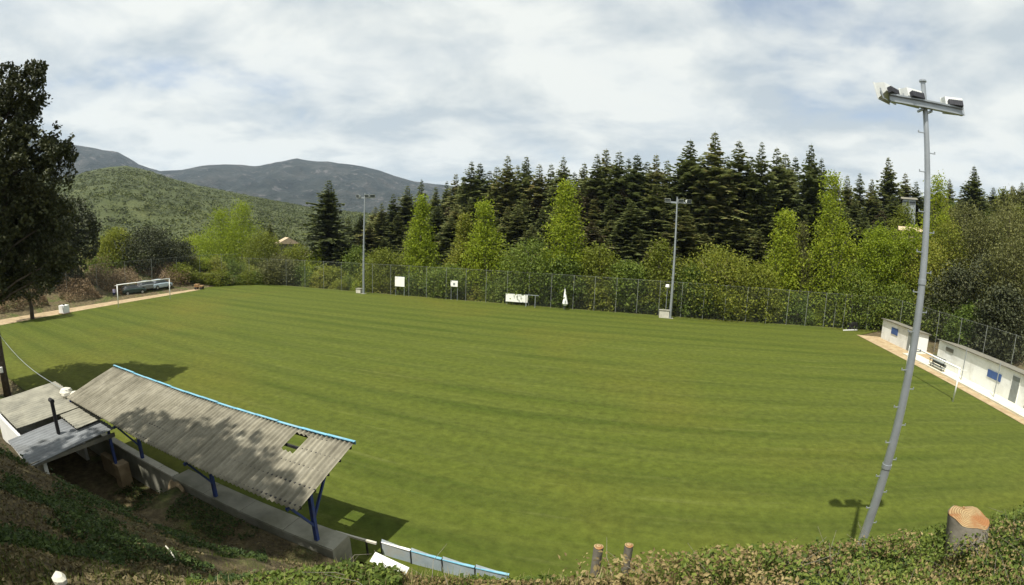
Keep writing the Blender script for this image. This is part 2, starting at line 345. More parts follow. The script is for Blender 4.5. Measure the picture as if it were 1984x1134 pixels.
def pitch():
    ys_ = [9.25, 9.72, 10.3, 12, 20, 30, 40, 50, 56.5, 58.5, 61.4]; V = []; nx_ = 60
    for y in ys_:
        xl = float(np.interp(y, [9, 40, 61.4], [XL+2, XL, XL-4])); xr = float(np.interp(y, [9, 30, 56.5, 61.4], [XR+0.3, XR+0.2, XR, XR+6]))
        if y < 9.5: xr = -15.1
        elif y < 10: xr = -6.4
        for i in range(nx_+1): V.append((xl+(xr-xl)*i/nx_, y, 0.02))
    w = nx_+1; mb = MB(); mb.add(V, [(j*w+i, j*w+i+1, (j+1)*w+i+1, (j+1)*w+i) for j in range(len(ys_)-1) for i in range(nx_)])
    tag(mb.build('pitch', M['turf']), kind='structure')
pitch()
sheet('path', [(-69.8, 12), (-63.8, 12), (-65.6, 40), (-66.8, 50), (-69.2, 50)], 0.03, M['sand'])
sheet('path', [(28.15, 10.7), (30.6, 10.7), (34.6, 56), (28.0, 57), (28.0, 45), (28.15, 30)], 0.035, M['redsand'])
# pavement in front of the changing rooms: a real step
mb = MB(); mb.box(29.2, 30.98, 14, 47, 0.03, 0.16); M['paving'] = dirty('pale_paving', (0.58,0.55,0.43), 0.1, 1.0, 0.9, dirt=(0.3,0.26,0.17), dirt_amt=0.4)
tag(mb.build('pavement', M['paving']), kind='structure')

# ------------------------------------------------------------------ hills and mountains (polar relief at true distance)
def skyline(tab, az): return float(np.interp(az, [t[0] for t in tab], [t[1] for t in tab]))
def azel(px, py): d = ray(px, py); return math.degrees(math.atan2(d.x, d.y)), math.degrees(math.asin(d.z))
def relief(name, pts, r0, r1, r2, mat, na, nr, rough, zbase=-3, ex0=None, ex1=None, amp_az=1.0):
    tab = sorted(azel(*p) for p in pts)
    if ex0: tab = ex0 + tab
    if ex1: tab = tab + ex1
    a0, a1 = tab[0][0], tab[-1][0]; V = []
    for i in range(na+1):
        az = a0 + (a1-a0)*i/na; el = skyline(tab, az); zr = CH + r1*math.tan(math.radians(el)); A = math.radians(az)
        for j in range(nr+1):
            t = j/nr; r = r0 + (r2-r0)*t
            u = (r-r0)/(r1-r0) if r < r1 else 1-(r-r1)/(r2-r1)*0.8
            u = max(0, u); s = u**1.15
            x, y = r*math.sin(A), r*math.cos(A)
            n = mn.ridged_multi_fractal(Vector((x*rough, y*rough, 0.3)), 0.9, 2.1, 6, 1.0, 2.0)-1.2
            z = zbase + (zr-zbase)*s + n*(zr-zbase)*0.13*(u*(1-u)*4)*amp_az
            if j and abs(r-r1) < (r2-r0)/nr*0.6: z = zr + mn.noise(Vector((x*0.02, y*0.02, 5)))*(zr-zbase)*0.012
            V.append((x, y, z))
    w = nr+1; mb = MB(); mb.add(V, [(i*w+j, (i+1)*w+j, (i+1)*w+j+1, i*w+j+1) for i in range(na) for j in range(nr)])
    o = tag(mb.build(name, mat, smooth=True), kind='structure'); return o, tab
MT = [(140,279),(170,284),(200,290),(228,294),(250,306),(270,319),(310,331),(350,329),(390,321),(430,318),(465,319),(500,322),(540,313),(575,307),(600,311),(640,313),(680,319),(700,322),(735,330),(765,341),(800,351),(845,357)]
relief('mountain', MT, 1500, 2600, 3600, M['mount'], 260, 70, 0.0045, 40, ex0=[(-100, 11.0), (-80, 10.0)], ex1=[(-15, 4.5), (10, 2.5), (60, 3.5)])
HL = [(120,352),(160,336),(200,328),(245,324),(290,333),(330,347),(380,360),(450,374),(520,388),(600,403),(660,410),(720,415),(800,425)]
_, HT = relief('hill', HL, 150, 620, 900, M['hill'], 120, 44, 0.008, -2, ex0=[(-100, 8.5), (-84, 8.0)], ex1=[(0, 0.5), (30, 1.0)], amp_az=0.95)

# ------------------------------------------------------------------ foliage helpers
def leaf_quads(C, size, r, up=0.25, aspect=0.6, bend=None):
    n = len(C); nrm = r.normal(size=(n, 3)); nrm[:, 2] = np.abs(nrm[:, 2]) + up; nrm /= np.linalg.norm(nrm, axis=1)[:, None]
    t = r.normal(size=(n, 3)); u = np.cross(nrm, t); u /= np.linalg.norm(u, axis=1)[:, None]; w = np.cross(nrm, u)
    s = (size*(0.6+0.8*r.random(n)))[:, None]
    return np.stack([C - u*s, C - w*s*aspect + nrm*s*0.15, C + u*s, C + w*s*aspect + nrm*s*0.15], 1)*1.0
def spruce_meshes(seed, h, R, bare=0.08, dens=1.0, droop=0.25):
    r = np.random.default_rng(seed); Q = []
    z = h*bare; az = 0
    phase = r.random()*9
    while z < h*0.985:
        t = (z-h*bare)/(h*(1-bare)); L0 = R*min(1.0, (1-t)/0.50)**0.85*(0.86+0.10*math.sin(z*0.9+phase)+0.08*math.sin(z*2.3+phase*2)) + 0.05; sc_ = min(1.0, 0.22+(1-t)*3.2)
        nb = max(4, int((7 if t < 0.85 else 5)*dens))
        for k in range(nb):
            az += 2.4 + r.normal()*0.35; L = L0*(0.50+0.62*r.random())*(1+0.14*math.sin(az+phase+z*0.25)); n = max(1, int(L/0.42)); zj = r.normal()*0.30*sc_; up0j = r.normal()*0.10
            ca, sa = math.cos(az), math.sin(az)
            up0 = 0.35*t + 0.05 + up0j
            for i in range(n):
                f = (i+0.6)/n; d = L*f; zz = z + zj + d*up0 - droop*d*d/max(R, 1)*0.9 + r.normal()*0.05
                c = np.array([ca*d, sa*d, zz]); wd = (0.42+0.40*(1-f))*(0.25+0.75*min(1, L/1.8))
                ln = 0.52*max(0.4, sc_)
                a = np.array([ca, sa, up0-0.5*f*droop*2]); a /= np.linalg.norm(a); b = np.array([-sa, ca, 0])
                for sgn in (-1, 1):
                    p0 = c - a*ln*0.5; p1 = c + a*ln*0.6; tip = c + a*ln*0.55 + b*sgn*wd*(0.8+0.5*r.random()) + np.array([0, 0, -0.22*wd - 0.12*r.random()])
                    mid = c - a*ln*0.1 + b*sgn*wd*0.7 + np.array([0, 0, -0.18*wd])
                    Q.append([p0, mid, tip, p1])
                if r.random() < 0.35:
                    dn = np.array([0, 0, -0.35-0.25*r.random()])*sc_; Q.append([c-a*0.25, c-a*0.2+dn, c+a*0.2+dn*0.9, c+a*0.25])
        z += (0.36 if t < 0.8 else 0.24)/max(0.6, dens)*(0.85+0.3*r.random())
    crown = MB(); crown.addq(np.array(Q)); crown.tube([(0,0,h*0.93),(0,0,h*1.0)], [0.05,0.012], 4)
    trunk = MB(); trunk.tube([(0,0,-1),(0,0,h*0.3),(0,0,h*0.7),(0,0,h*0.96)], [R*0.085+0.06, R*0.07+0.04, R*0.035+0.02, 0.02], 8)
    return crown, trunk
def prof_poplar(t): return (0.38+0.62*math.sin(PI*min(1, t*1.15+0.12))**0.8)*(1-t)**0.35 if t < 1 else 0
def prof_cone(t): return max(0.06, (1-t)**0.75*(0.55+0.45*min(1, t*4)))
def prof_round(t): return math.sqrt(max(0, 1-(2*t-1)**2))**0.8
def prof_dome(t): return math.sqrt(max(0.02, 1-t**2.2))*(0.75+0.25*min(1, t*4))
def broadleaf(seed, h, R, prof, zc0=0.12, nclus=230, per=17, leaf=0.20, trunk_r=None, spread=0.75, gaps=0.35):
    r = np.random.default_rng(seed); rp = random.Random(seed); Cs = []
    tr = MB(); tr_r = trunk_r or 0.05 + h*0.012
    top = Vector((r.normal()*0.03*h, r.normal()*0.03*h, h*0.93))
    tp = [Vector((0,0,-0.6)), Vector((0,0,h*0.15)), Vector((top.x*0.4+r.normal()*0.1, top.y*0.4, h*0.5)), top]
    tr.tube(tp, [tr_r*1.15, tr_r, tr_r*0.55, 0.02], 7)
    # ascending limbs
    nl = 12
    limbs = []
    for k in range(nl):
        t0 = 0.10 + 0.65*(k+rp.random())/nl; a = k*2.4+rp.random(); z0 = h*t0
        te = min(0.97, t0+0.18+0.2*rp.random()); rr = R*prof((te-zc0)/(1-zc0) if te > zc0 else 0.01)*0.85
        p0 = Vector((top.x*t0, top.y*t0, z0)); p2 = Vector((math.cos(a)*rr, math.sin(a)*rr, h*te)); p1 = p0.lerp(p2, 0.5)+Vector((0,0,-h*0.03))
        tr.tube([p0, p1, p2], [tr_r*0.4*(1-t0*0.6), tr_r*0.22, 0.015], 5, cap=False); limbs.append((p0, p1, p2))
    tries = 0; lo = Vector((seed*3.1, seed*1.7, 0))
    while len(Cs) < nclus and tries < nclus*8:
        tries += 1; t = r.random(); rr = prof(t)
        if r.random() > rr*0.8+0.25: continue
        q = r.random()**0.45*rr*R; a = r.random()*2*PI
        c = Vector((math.cos(a)*q + top.x*t, math.sin(a)*q + top.y*t, h*(zc0+(1-zc0)*t)))
        if mn.noise(c*(2.2/max(1.0, R*0.6)) + lo) < -gaps*0.6 and r.random() < 0.85: continue
        Cs.append(c)
    Cs = np.array([list(c) for c in Cs]); cr = R*0.20+0.18
    P = np.repeat(Cs, per, 0) + r.normal(size=(len(Cs)*per, 3))*np.array([cr, cr, cr*spread])*0.62
    crown = MB(); crown.addq(leaf_quads(P, leaf, r)); return crown, tr
def plant_tree(name, meshes, loc, rz, sc, label, cat, group, leafm, barkm):
    e = empty(name, loc, rz, label, cat, group); e.scale = sc
    meshes[0].build('crown', leafm, e); meshes[1].build('trunk', barkm, e, smooth=True); return e
def at_base(px, py, Yd=None, Rd=None):
    p = atY(px, py, Yd) if Yd is not None else atR(px, py, Rd)
    zb = hgt(p.x, p.y); return p.x, p.y, zb, p.z - zb

# ------------------------------------------------------------------ spruces
SP_H = 28.0
protos = []
for i, (R, bare, dens, droop) in enumerate([(4.6,0.04,1.15,0.22),(4.1,0.06,1.1,0.30),(5.3,0.05,1.15,0.25),(4.3,0.10,1.0,0.38),(5.0,0.03,1.2,0.16)]):
    protos.append(spruce_meshes(100+i, SP_H, R, bare, dens, droop))
proto_objs = {}
def spruce(px, py, label, group, Yd=None, Rd=None, variant=0, widen=1.0, mat='needle', rz=None, name='spruce_tree'):
    x, y, zb, hh = at_base(px, py, Yd, Rd)
    if hh < 3: hh = 3
    s = hh/SP_H; w = 1.15*widen*max(s, 0.72)
    key = (variant, mat)
    if key not in proto_objs:
        e = plant_tree(name, protos[variant], (x, y, zb), rz if rz is not None else random.random()*6, (w, w, s), label, 'tree', group, M[mat], M['bark'])
        proto_objs[key] = e
    else:
        e = copy_tree(proto_objs[key]); e.name = name; e.location = (x, y, zb); e.rotation_euler = (0, 0, random.random()*6 if rz is None else rz); e.scale = (w, w, s)
        e['label'] = label
        if group: e['group'] = group
        elif 'group' in e: del e['group']
    return e
SKY_SP = [(740,392,84),(762,374,86),(790,358,88),(817,346,92),(845,360,90),(866,350,94),(884,335,92),(899,340,90),(914,311,88),(931,314,93),(949,330,90),(963,321,88),(984,299,87),(1003,318,92),(1021,301,90),(1046,317,88),(1068,316,92),(1092,301,86),(1113,332,90),(1133,314,91),(1158,297,86),(1175,287,90),(1201,291,86),(1218,305,92),(1235,297,84),(1254,312,90),(1272,297,84),(1294,308,88),(1316,318,84),(1338,269,82),(1360,300,86),(1386,253,80),(1410,300,86),(1432,271,82),(1455,300,84),(1476,274,80),(1505,284,84),(1522,296,88),(1541,302,92),(1572,277,78),(1592,305,82),(1618,330,84),(1642,338,90),(1666,334,92),(1690,345,90),(1721,304,96),(1754,334,98),(1776,350,96)]
named = {638:'', 1386:'tallest spruce of the far forest with a sharp spire against the sky', 1338:'spruce with a thin knobbly leader just left of the tallest spruce', 1432:'pointed dark spruce just right of the tallest spruce',
         1572:'tall spruce with a steep cone at the right end of the high forest edge', 984:'spruce with a thin spire above the yellow-green twin poplars', 1721:'lone higher spruce behind the round bright green tree on the right',
         817:'small spruce tip at the left end of the forest beside the mountain slope', 1476:'spruce with a blunt top right of the pointed dark spruce', 1175:'spruce with the highest tip above the middle of the forest'}
GF = 'spruces in the forest beyond the far fence'
for i, (px, py, Yd) in enumerate(SKY_SP):
    spruce(px, py, named.get(px, 'dark spruce on the crest of the far forest edge'), GF, Yd=Yd, variant=i % 5, widen=0.85+0.5*random.random())
def sky_y(px): return float(np.interp(px, [s[0] for s in SKY_SP], [s[1] for s in SKY_SP]))
for row, (Yd, lo, hi, step) in enumerate([(84, 25, 55, 34), (80, 35, 75, 32), (76, 60, 120, 38), (73, 100, 150, 44)]):
    px = 735 + row*9
    while px < 1738:
        py = float(np.interp(px, [735, 900, 1300, 1760], [400, 345, 310, 350])) + lo + random.random()*(hi-lo)
        brown = random.random() < 0.16
        spruce(px, py, 'browning spruce inside the far forest' if brown else 'dark spruce in the inner rows of the far forest', GF, Yd=Yd+random.random()*4, variant=random.randrange(5), widen=1.15+0.3*random.random(), mat='needle_brown' if brown else 'needle')
        px += step*(0.75+0.5*random.random())
spruce(638, 347, 'lone tall spruce left of the far left floodlight mast', None, Yd=72, variant=2, widen=1.25)
spruce(664, 455, 'short broad conifer close to the lone tall spruce', None, Yd=71, variant=3, widen=1.25)
spruce(523, 428, 'small pointed dark conifer beside the pale roofed house', None, Rd=118, variant=1, widen=0.8)
spruce(1888, 320, 'tall pointed conifer above the wooded hillside at the right', None, Rd=105, variant=4, widen=1.1)
for px, py, Rd in ((700,412,100),(716,430,96),(686,440,100),(675,420,110),(728,400,104)):
    spruce(px, py, 'low dark conifer at the left foot of the forest', GF, Rd=Rd, variant=random.randrange(5), widen=1.2)
for px, py, Rd in ((1800,352,128),(1840,346,130),(1862,366,120),(1905,372,122),(1925,362,128),(1945,364,124),(1962,358,128),(1980,352,126),(1820,372,118)):
    spruce(px, py, 'small dark conifer on the wooded hillside skyline at the right', 'conifers on the right hillside', Rd=Rd, variant=random.randrange(5), widen=1.1)

# ------------------------------------------------------------------ broadleaf trees: (px, top py, width px, Y distance, profile, leaf, label)
BL = [
 (815,383,64,68,prof_poplar,'fresh','narrow bright green poplar left of the white square board','poplar_tree'),
 (948,394,84,67,prof_poplar,'fresh','taller of the twin yellow-green poplars above the small white board','poplar_tree'),
 (903,420,62,68,prof_poplar,'olive','shorter olive twin poplar leaning on its taller neighbour','poplar_tree'),
 (1102,358,96,66,prof_cone,'fresh','bright green poplar with a ragged pointed crown above the white flag','poplar_tree'),
 (1519,413,84,66,prof_cone,'fresh','yellow-green pointed tree right of the far right floodlight mast','poplar_tree'),
 (1625,338,96,66,prof_poplar,'fresh','tallest bright green poplar, left of the hut','poplar_tree'),
 (1810,345,84,70,prof_poplar,'fresh','wide green poplar directly behind the big near floodlight mast','poplar_tree'),
 (1705,440,74,66,prof_round,'fresh','small round bright green tree between two tall poplars','round_tree'),
 (1030,470,100,64.5,prof_round,'green','round dark green tree behind the long white banner','round_tree'),
 (1168,478,84,65,prof_dome,'olive','olive bushy tree right of the white flag','round_tree'),
 (1284,472,104,64.5,prof_cone,'olive','yellowish tree partly hidden by the far right floodlight mast','round_tree'),
 (1392,488,124,64.5,prof_round,'olive','broad yellow-green tree right of the far right floodlight mast','round_tree'),
 (1220,510,70,64,prof_round,'green','low bush-like tree left of the yellowish mast tree','round_tree'),
 (1562,434,44,68,prof_poplar,'brown_leaf','thin brown leafless tree left of the tallest poplar','bare_tree'),
 (1472,516,80,64,prof_dome,'olive','low yellow-green tree at the foot of the pointed tree','round_tree'),
 (1655,520,110,64,prof_dome,'green','leafy low tree filling the gap at the foot of the tallest poplar','round_tree'),
 (1748,470,100,67,prof_dome,'olive','olive tree just left of the near floodlight mast','round_tree'),
 (470,396,92,74,prof_poplar,'fresh','tall bright green tree in the clump at the far left corner','poplar_tree'),
 (428,410,100,72,prof_poplar,'fresh','middle bright green tree in the clump at the far left corner','poplar_tree'),
 (378,462,90,70,prof_dome,'fresh','lowest bright green tree on the left of the corner clump','round_tree'),
 (510,450,70,72,prof_dome,'olive','olive tree right of the bright corner clump','round_tree'),
 (575,478,66,70,prof_dome,'olive','pale green tree below the pale roofed house','round_tree'),
 (612,482,54,69,prof_cone,'fresh','little yellow-green tree left of the lone tall spruce','round_tree'),
 (690,482,60,70,prof_dome,'green','green tree just left of the far left floodlight mast','round_tree'),
 (748,488,92,66,prof_dome,'olive','olive tree between far left mast and white square board','round_tree'),
 (868,520,70,64,prof_round,'green','bushy low tree below the small white board poplars','round_tree'),
 (1100,500,80,64,prof_dome,'green','green undergrowth tree behind the white flag','round_tree'),
 (1340,520,80,64,prof_dome,'green','green undergrowth tree right of the far right mast','round_tree'),
]
GB = 'young leafy trees along the far fence'
for i, (px, py, wpx, Yd, prof, lm, label, name) in enumerate(BL):
    x, y, zb, hh = at_base(px, py, Yd); hh = max(hh, 2.5)
    R = wpx/2/F*math.hypot(x, y)*1.22
    big = hh > 10
    m = broadleaf(300+i, hh, R, prof, 0.06, 520 if big else 360, 24, 0.155 if lm != 'brown_leaf' else 0.10, gaps=0.22)
    plant_tree(name, m, (x, y, zb), random.random()*6, (1,1,1), label, 'tree', GB, M[lm], M['bark_pale'])
# bushes and small trees by distance R, left and right ends
BR = [
 (225,448,80,95,prof_dome,'olive','yellow-green tree on the slope behind the brown brush'),
 (285,446,110,92,prof_round,'dark_leaf','dark round tree behind the left goal'),
 (335,470,80,96,prof_round,'dark_leaf','second dark tree, between the left goal and the bright corner clump'),
 (200,470,80,100,prof_dome,'brown_leaf','brown-green tree in front of the dark oak edge'),
 (540,500,80,88,prof_dome,'brown_leaf','brownish budding tree below the small pointed conifer'),
 (640,520,70,84,prof_dome,'olive','olive shrub tree at the foot of the lone tall spruce'),
 (1800,470,130,76,prof_dome,'olive','olive tree right behind the near floodlight mast'),
 (1862,400,110,88,prof_round,'brown_leaf','tall brown-green tree right of the near floodlight mast'),
 (1842,430,90,80,prof_dome,'olive','leafy tree overlapping the right side of the near mast'),
 (1905,430,120,82,prof_round,'brown_leaf','brownish round tree below the tall pointed conifer'),
 (1752,398,70,90,prof_dome,'olive','olive tree between the small grey house and the ochre house'),
 (1764,441,84,76,prof_dome,'fresh','bright tree hiding the foot of the ochre house'),
 (1958,395,120,80,prof_round,'brown_leaf','pale brown tree near the right picture edge'),
 (1920,500,120,66,prof_round,'dark_leaf','dark spreading tree above the changing rooms'),
 (1975,470,130,64,prof_round,'brown_leaf','brown-green tree overhanging the right fence'),
 (1850,520,110,66,prof_dome,'dark_leaf','dark low tree above the hut'),
 (1880,600,80,60,prof_dome,'green','bright bush between the hut and the changing rooms'),
 (1950,560,110,58,prof_dome,'dark_leaf','dark shrub tree behind the right fence'),
 (1740,560,90,72,prof_dome,'green','green bush behind the hut'),
 (1825,590,80,66,prof_dome,'green','bush behind the fence right of the near mast'),
]
for i, (px, py, wpx, Rd, prof, lm, label) in enumerate(BR):
    x, y, zb, hh = at_base(px, py, None, Rd); hh = max(hh, 2.0); R = wpx/2/F*Rd
    m = broadleaf(500+i, hh, R, prof, 0.04, 380, 26, 0.155)
    plant_tree('broadleaf_tree', m, (x, y, zb), random.random()*6, (1,1,1), label, 'tree', None, M[lm], M['bark'])
# undergrowth bushes along the far fence (copies of four)
bpro = []
for i, lm in enumerate(('green','olive','fresh','green','olive')):
    bpro.append((broadleaf(700+i, 3.2, 2.2, prof_dome, 0.0, 110, 20, 0.13), lm))
bobj = {}
k = 0
for px in list(range(505, 1790, 19)):
    y = 63.4 + random.random()*2.6; p = atY(px, 560, y); x = p.x; v = random.randrange(5) if random.random() < 0.75 else 0
    sc = 0.55+0.6*random.random(); zb = hgt(x, y)
    if v not in bobj:
        bobj[v] = plant_tree('bush', bpro[v][0], (x, y, zb), 0, (sc, sc, sc), 'leafy bush in the undergrowth right behind the far fence', 'bush', 'bushes behind the far fence', M[bpro[v][1]], M['bark'])
    else:
        e = copy_tree(bobj[v]); e.location = (x, y, zb); e.rotation_euler = (0,0,random.random()*6); e.scale = (sc*1.1, sc*1.1, sc*(0.7+0.7*random.random()))
for px in range(340, 505, 17):
    for Rd in (88, 96):
        p = atR(px+random.random()*10, 552, Rd); zb = hgt(p.x, p.y); v = random.randrange(5); sc = 0.5+0.4*random.random()
        e = copy_tree(bobj[v]) if v in bobj else copy_tree(list(bobj.values())[0]); e.location = (p.x, p.y, zb); e.rotation_euler = (0,0,random.random()*6); e.scale = (sc*1.2, sc*1.2, sc)
        e['label'] = 'leafy bush at the far left corner behind the fence'; e['group'] = 'bushes at the far left corner'
# right hillside: rows of trees copied
hpro = [(broadleaf(760+i, 9, 3.6, prof_dome if i % 2 else prof_round, 0.05, 260, 20, 0.19), lm) for i, lm in enumerate(('brown_leaf','green','green','olive'))]
hobj = {}
for row in range(4):
    Rd = 92 + row*11
    for px in range(1690, 2060, 30):
        py = float(np.interp(px, [1690, 1760, 1830, 1984, 2060], [400, 385, 378, 372, 372])) + (3-row)*26 + random.random()*18
        if 1715 < px < 1785: py += 62
        p = atR(px + random.random()*14, py, Rd); zb = hgt(p.x, p.y); hh = p.z - zb
        if hh < 2: continue
        v = random.randrange(4); s = hh/9
        if v not in hobj: hobj[v] = e = plant_tree('hillside_tree', hpro[v][0], (p.x, p.y, zb), 0, (1,1,1), 'budding tree in the wood on the right hillside', 'tree', 'trees on the right hillside', M[hpro[v][1]], M['bark'])
        else: e = copy_tree(hobj[v])
        e.location = (p.x, p.y, zb); e.rotation_euler = (0, 0, random.random()*6); e.scale = (max(0.75, s*0.6),)*2 + (s,)
# far hill canopy: a wood that reads as one mass
def far_wood():
    r = np.random.default_rng(5); C = []
    for k in range(17000):
        az = -84 + 80*r.random(); t = r.random()**0.8; rr = 160 + (640-160)*t
        el = skyline(HT, az); zr = CH + 620*math.tan(math.radians(el)); u = (rr-150)/(620-150); u = min(1, max(0, u))
        A = math.radians(az); x, y = rr*math.sin(A), rr*math.cos(A)
        n = mn.ridged_multi_fractal(Vector((x*0.008, y*0.008, 0.3)), 0.9, 2.1, 6, 1.0, 2.0)-1.2
        z = -2 + (zr+2)*u**1.15 + n*(zr+2)*0.13*(u*(1-u)*4)*0.95
        C.append((x, y, z+0.6))
    C = np.array(C); per = 10; s = 1.6
    P = np.repeat(C, per, 0) + r.normal(size=(len(C)*per, 3))*np.array([1.3, 1.3, 0.55])
    mb = MB(); mb.addq(leaf_quads(P, 0.75, r, up=1.2)); return mb
tag(far_wood().build('far_wood', M['far_leaf']), 'green wood covering the hillside below the blue mountains', 'wood', kind='stuff')
# a nearer valley wood between left end and hill
def brush_stuff(name, region, n, size, mat, label, cat, zup, seed):
    r = np.random.default_rng(seed); C = []
    for _ in range(n*6):
        x, y = region(r)
        q_ = mn.noise(Vector((x*0.22, y*0.22, seed)))
        if q_ > -0.2: C.append((x, y, hgt(x, y) + zup*min(1, (q_+0.2)*2.2+0.15)*r.random()**1.1))
        if len(C) >= n: break
    C = np.array(C); mb = MB(); mb.addq(leaf_quads(C, size, r, aspect=0.35)); return tag(mb.build(name, mat), label, cat, kind='stuff')
brush_stuff('brush', lambda r: (-70.1 - 13*r.random()**1.3, 10 + 40*r.random()), 30000, 0.15, M['brush'], 'pale brown cut brush heaped beyond the left end of the pitch', 'brush', 2.3, 21)
brush_stuff('scrub', lambda r: (-78 - 22*r.random(), 10 + 70*r.random()), 16000, 0.25, M['green'], 'green scrub on the slope behind the brown brush', 'scrub', 2.6, 22)

# big dark tree at the left picture edge, built from lobes on its limbs
def lobed_tree(name, base, lobes, label, leafm, leaf, per, barkm, trunk_r, group=None, branch=True, sq=0.8):
    r = np.random.default_rng(int(abs(base[0]*10))); e = empty(name, base, 0, label, 'tree', group)
    crown = MB(); tr = MB(); topz = max(l[2] for l in lobes)
    fx, fy = np.mean([l[0] for l in lobes])*0.5, np.mean([l[1] for l in lobes])*0.5
    tr.tube([(0,0,-1),(0,0,1.5),(fx*0.4,fy*0.4,topz*0.4),(fx,fy,topz*0.85)], [trunk_r*1.3, trunk_r, trunk_r*0.7, 0.05], 10)
    for (lx, ly, lz, lr) in lobes:
        zt = min(lz*0.7, topz*0.6); q = zt/topz
        tr.tube([(fx*q, fy*q, zt*0.8), (lx*0.6, ly*0.6, (zt+lz)/2), (lx, ly, lz)], [trunk_r*0.35, trunk_r*0.2, 0.03], 5, cap=False)
        n = int(per*lr*lr*0.85); d = r.normal(size=(n, 3)); d /= np.linalg.norm(d, axis=1)[:, None]
        bump = np.array([1+0.35*mn.noise(Vector(v)*2.1+Vector((lx, ly, lz))) for v in d])
        P = np.array([lx, ly, lz]) + d*(lr*(0.45+0.6*r.random(n)**0.5)*bump)[:, None]*np.array([1, 1, sq])
        keep = np.array([mn.noise(Vector(p)*0.9) > -0.12 for p in P]); P = P[keep]
        crown.addq(leaf_quads(P, leaf, r))
    crown.build('crown', leafm, e); tr.build('trunk', barkm, e, smooth=True); return e
bx, by = -37.0, 5.4
def lobe(px, py, R_, rad, base):
    p = atR(px, py, R_); return (p.x-base[0], p.y-base[1], p.z-base[2], rad)
B = (bx, by, 0.0)
LB = [lobe(62,150,36,1.0,B), lobe(50,190,36.5,1.5,B), lobe(10,185,37,1.8,B), lobe(30,240,37,2.0,B), lobe(-20,230,38,2.6,B), lobe(0,300,37,2.8,B), lobe(60,300,36,2.2,B), lobe(108,270,36,1.2,B), lobe(100,300,36.5,1.6,B),
      lobe(85,350,36,2.0,B), lobe(20,370,38,3.0,B), lobe(60,420,37,2.4,B), lobe(0,450,38,3.0,B), lobe(90,460,37,1.9,B), lobe(40,500,38,2.2,B), lobe(-40,400,39,3.5,B), lobe(-40,520,38,3.0,B), lobe(10,540,38,1.6,B), lobe(122,300,36,1.0,B), lobe(70,130,36.5,0.8,B), lobe(15,140,37,0.8,B), lobe(112,420,35.5,1.3,B), lobe(118,500,35.5,1.2,B), lobe(95,530,36,1.1,B)]
lobed_tree('oak_tree', B, LB, 'big dark evergreen oak rising at the left picture edge', M['dark_leaf'], 0.14, 900, M['bark'], 0.33)
B2 = (-78.5, 27.5, 2.0)
LB2 = [lobe(120,420,84,4.2,B2), lobe(150,440,82,3.6,B2), lobe(165,480,81,2.6,B2), lobe(110,480,82,4.0,B2), lobe(75,470,84,4.0,B2), lobe(130,520,82,3.0,B2), lobe(80,530,83,3.0,B2), lobe(172,440,82,1.8,B2), lobe(100,560,80,1.7,B2)]
lobed_tree('oak_tree', B2, LB2, 'second dark oak, farther off behind the brown brush', M['dark_leaf'], 0.24, 230, M['bark'], 0.4)
tx, ty = ground(63, 619)
B3 = (tx, ty, 0.0)
LB3 = [lobe(60,560,67,1.7,B3), lobe(40,540,67,2.0,B3), lobe(85,550,67,1.6,B3), lobe(20,560,67,1.7,B3)]
lobed_tree('oak_tree', B3, LB3, 'small dark oak with a bare brown trunk at the edge of the sandy track', M['dark_leaf'], 0.2, 300, M['bark'], 0.26)
# trees behind the camera whose shade falls on the stand and the bank
def shade_tree(base, lobes, label): lobed_tree('oak_tree', base, lobes, label, M['dark_leaf'], 0.22, 380, M['bark'], 0.35)
shade_tree((-19.5, -3.5, 7.0), [(2.5,3.6,13,2.4),(4.6,4.0,12.4,2.0),(0.2,3.4,12.6,2.3),(6.0,3.2,13.6,1.7),(-1.5,2.0,11,2.4),(1.8,1.2,14.5,2.3),(4.5,1.0,14,2.2),(3.2,-1.0,12.5,2.6),(0.5,-1.2,13.0,2.6),(6.6,0.2,12,2.2),(8.5,-1.8,12,2.2),(6.5,-3.2,11,2.4),(3.0,-4,10,2.6)], 'tall oak on the bank left of the viewpoint, shading the stand roof')
shade_tree((-9.5, -6.0, 8.5), [(0,1.5,9,2.4),(2.2,0.5,9.5,2.2),(-2.5,1.0,9,2.4),(-4.6,1.8,8.4,2.0),(3.8,1.2,8.4,1.7),(0.5,-1.5,10.4,2.4),(-5.5,-0.5,9,2.2),(-3,-1.8,10,2.2)], 'oak behind the viewpoint, shading the left bank')

# ------------------------------------------------------------------ fences
def fence(name, pts, h, posts, label, rails=(1.0,), pr=0.03, group=None):
    e = empty(name, (pts[0][0], pts[0][1], 0), 0, label, 'fence'); o = Vector((pts[0][0], pts[0][1], 0))
    net = MB(); rl = MB()
    for (x0, y0), (x1, y1) in zip(pts[:-1], pts[1:]):
        a = Vector((x0, y0, 0))-o; b = Vector((x1, y1, 0))-o
        net.add([a, b, b+Vector((0,0,h)), a+Vector((0,0,h))], [(0,1,2,3)])
        for f in rails: rl.tube([a+Vector((0,0,h*f)), b+Vector((0,0,h*f))], 0.012, 5)
    net.build('wire_mesh', M['net'], e); rl.build('rail', M['post_grey'], e)
    pm = None
    for (x, y) in posts:
        if pm is None:
            m_ = MB(); m_.tube([(0,0,-0.3),(0,0,h+0.05)], pr, 7); pm = m_.build('post', M['post_grey'], e)
            pm.location = (x-o.x, y-o.y, 0)
        else:
            c = pm.copy(); link(c); c.parent = e; c.location = (x-o.x, y-o.y, 0)
    return e
FH = 4.5
fp = []
px_posts = [485,520,556,592,628,662,722,757,792,826,864,902,941,982,1024,1067,1110,1151,1193,1234,1277,1320,1363,1405,1447,1487,1527,1564,1600,1638]
for p in px_posts: v = atY(p, 590, 60.9); fp.append((v.x, 60.9))
fp += [(26.4,61.2),(29.0,61.4),(31.6,61.6),(34.2,61.8)]
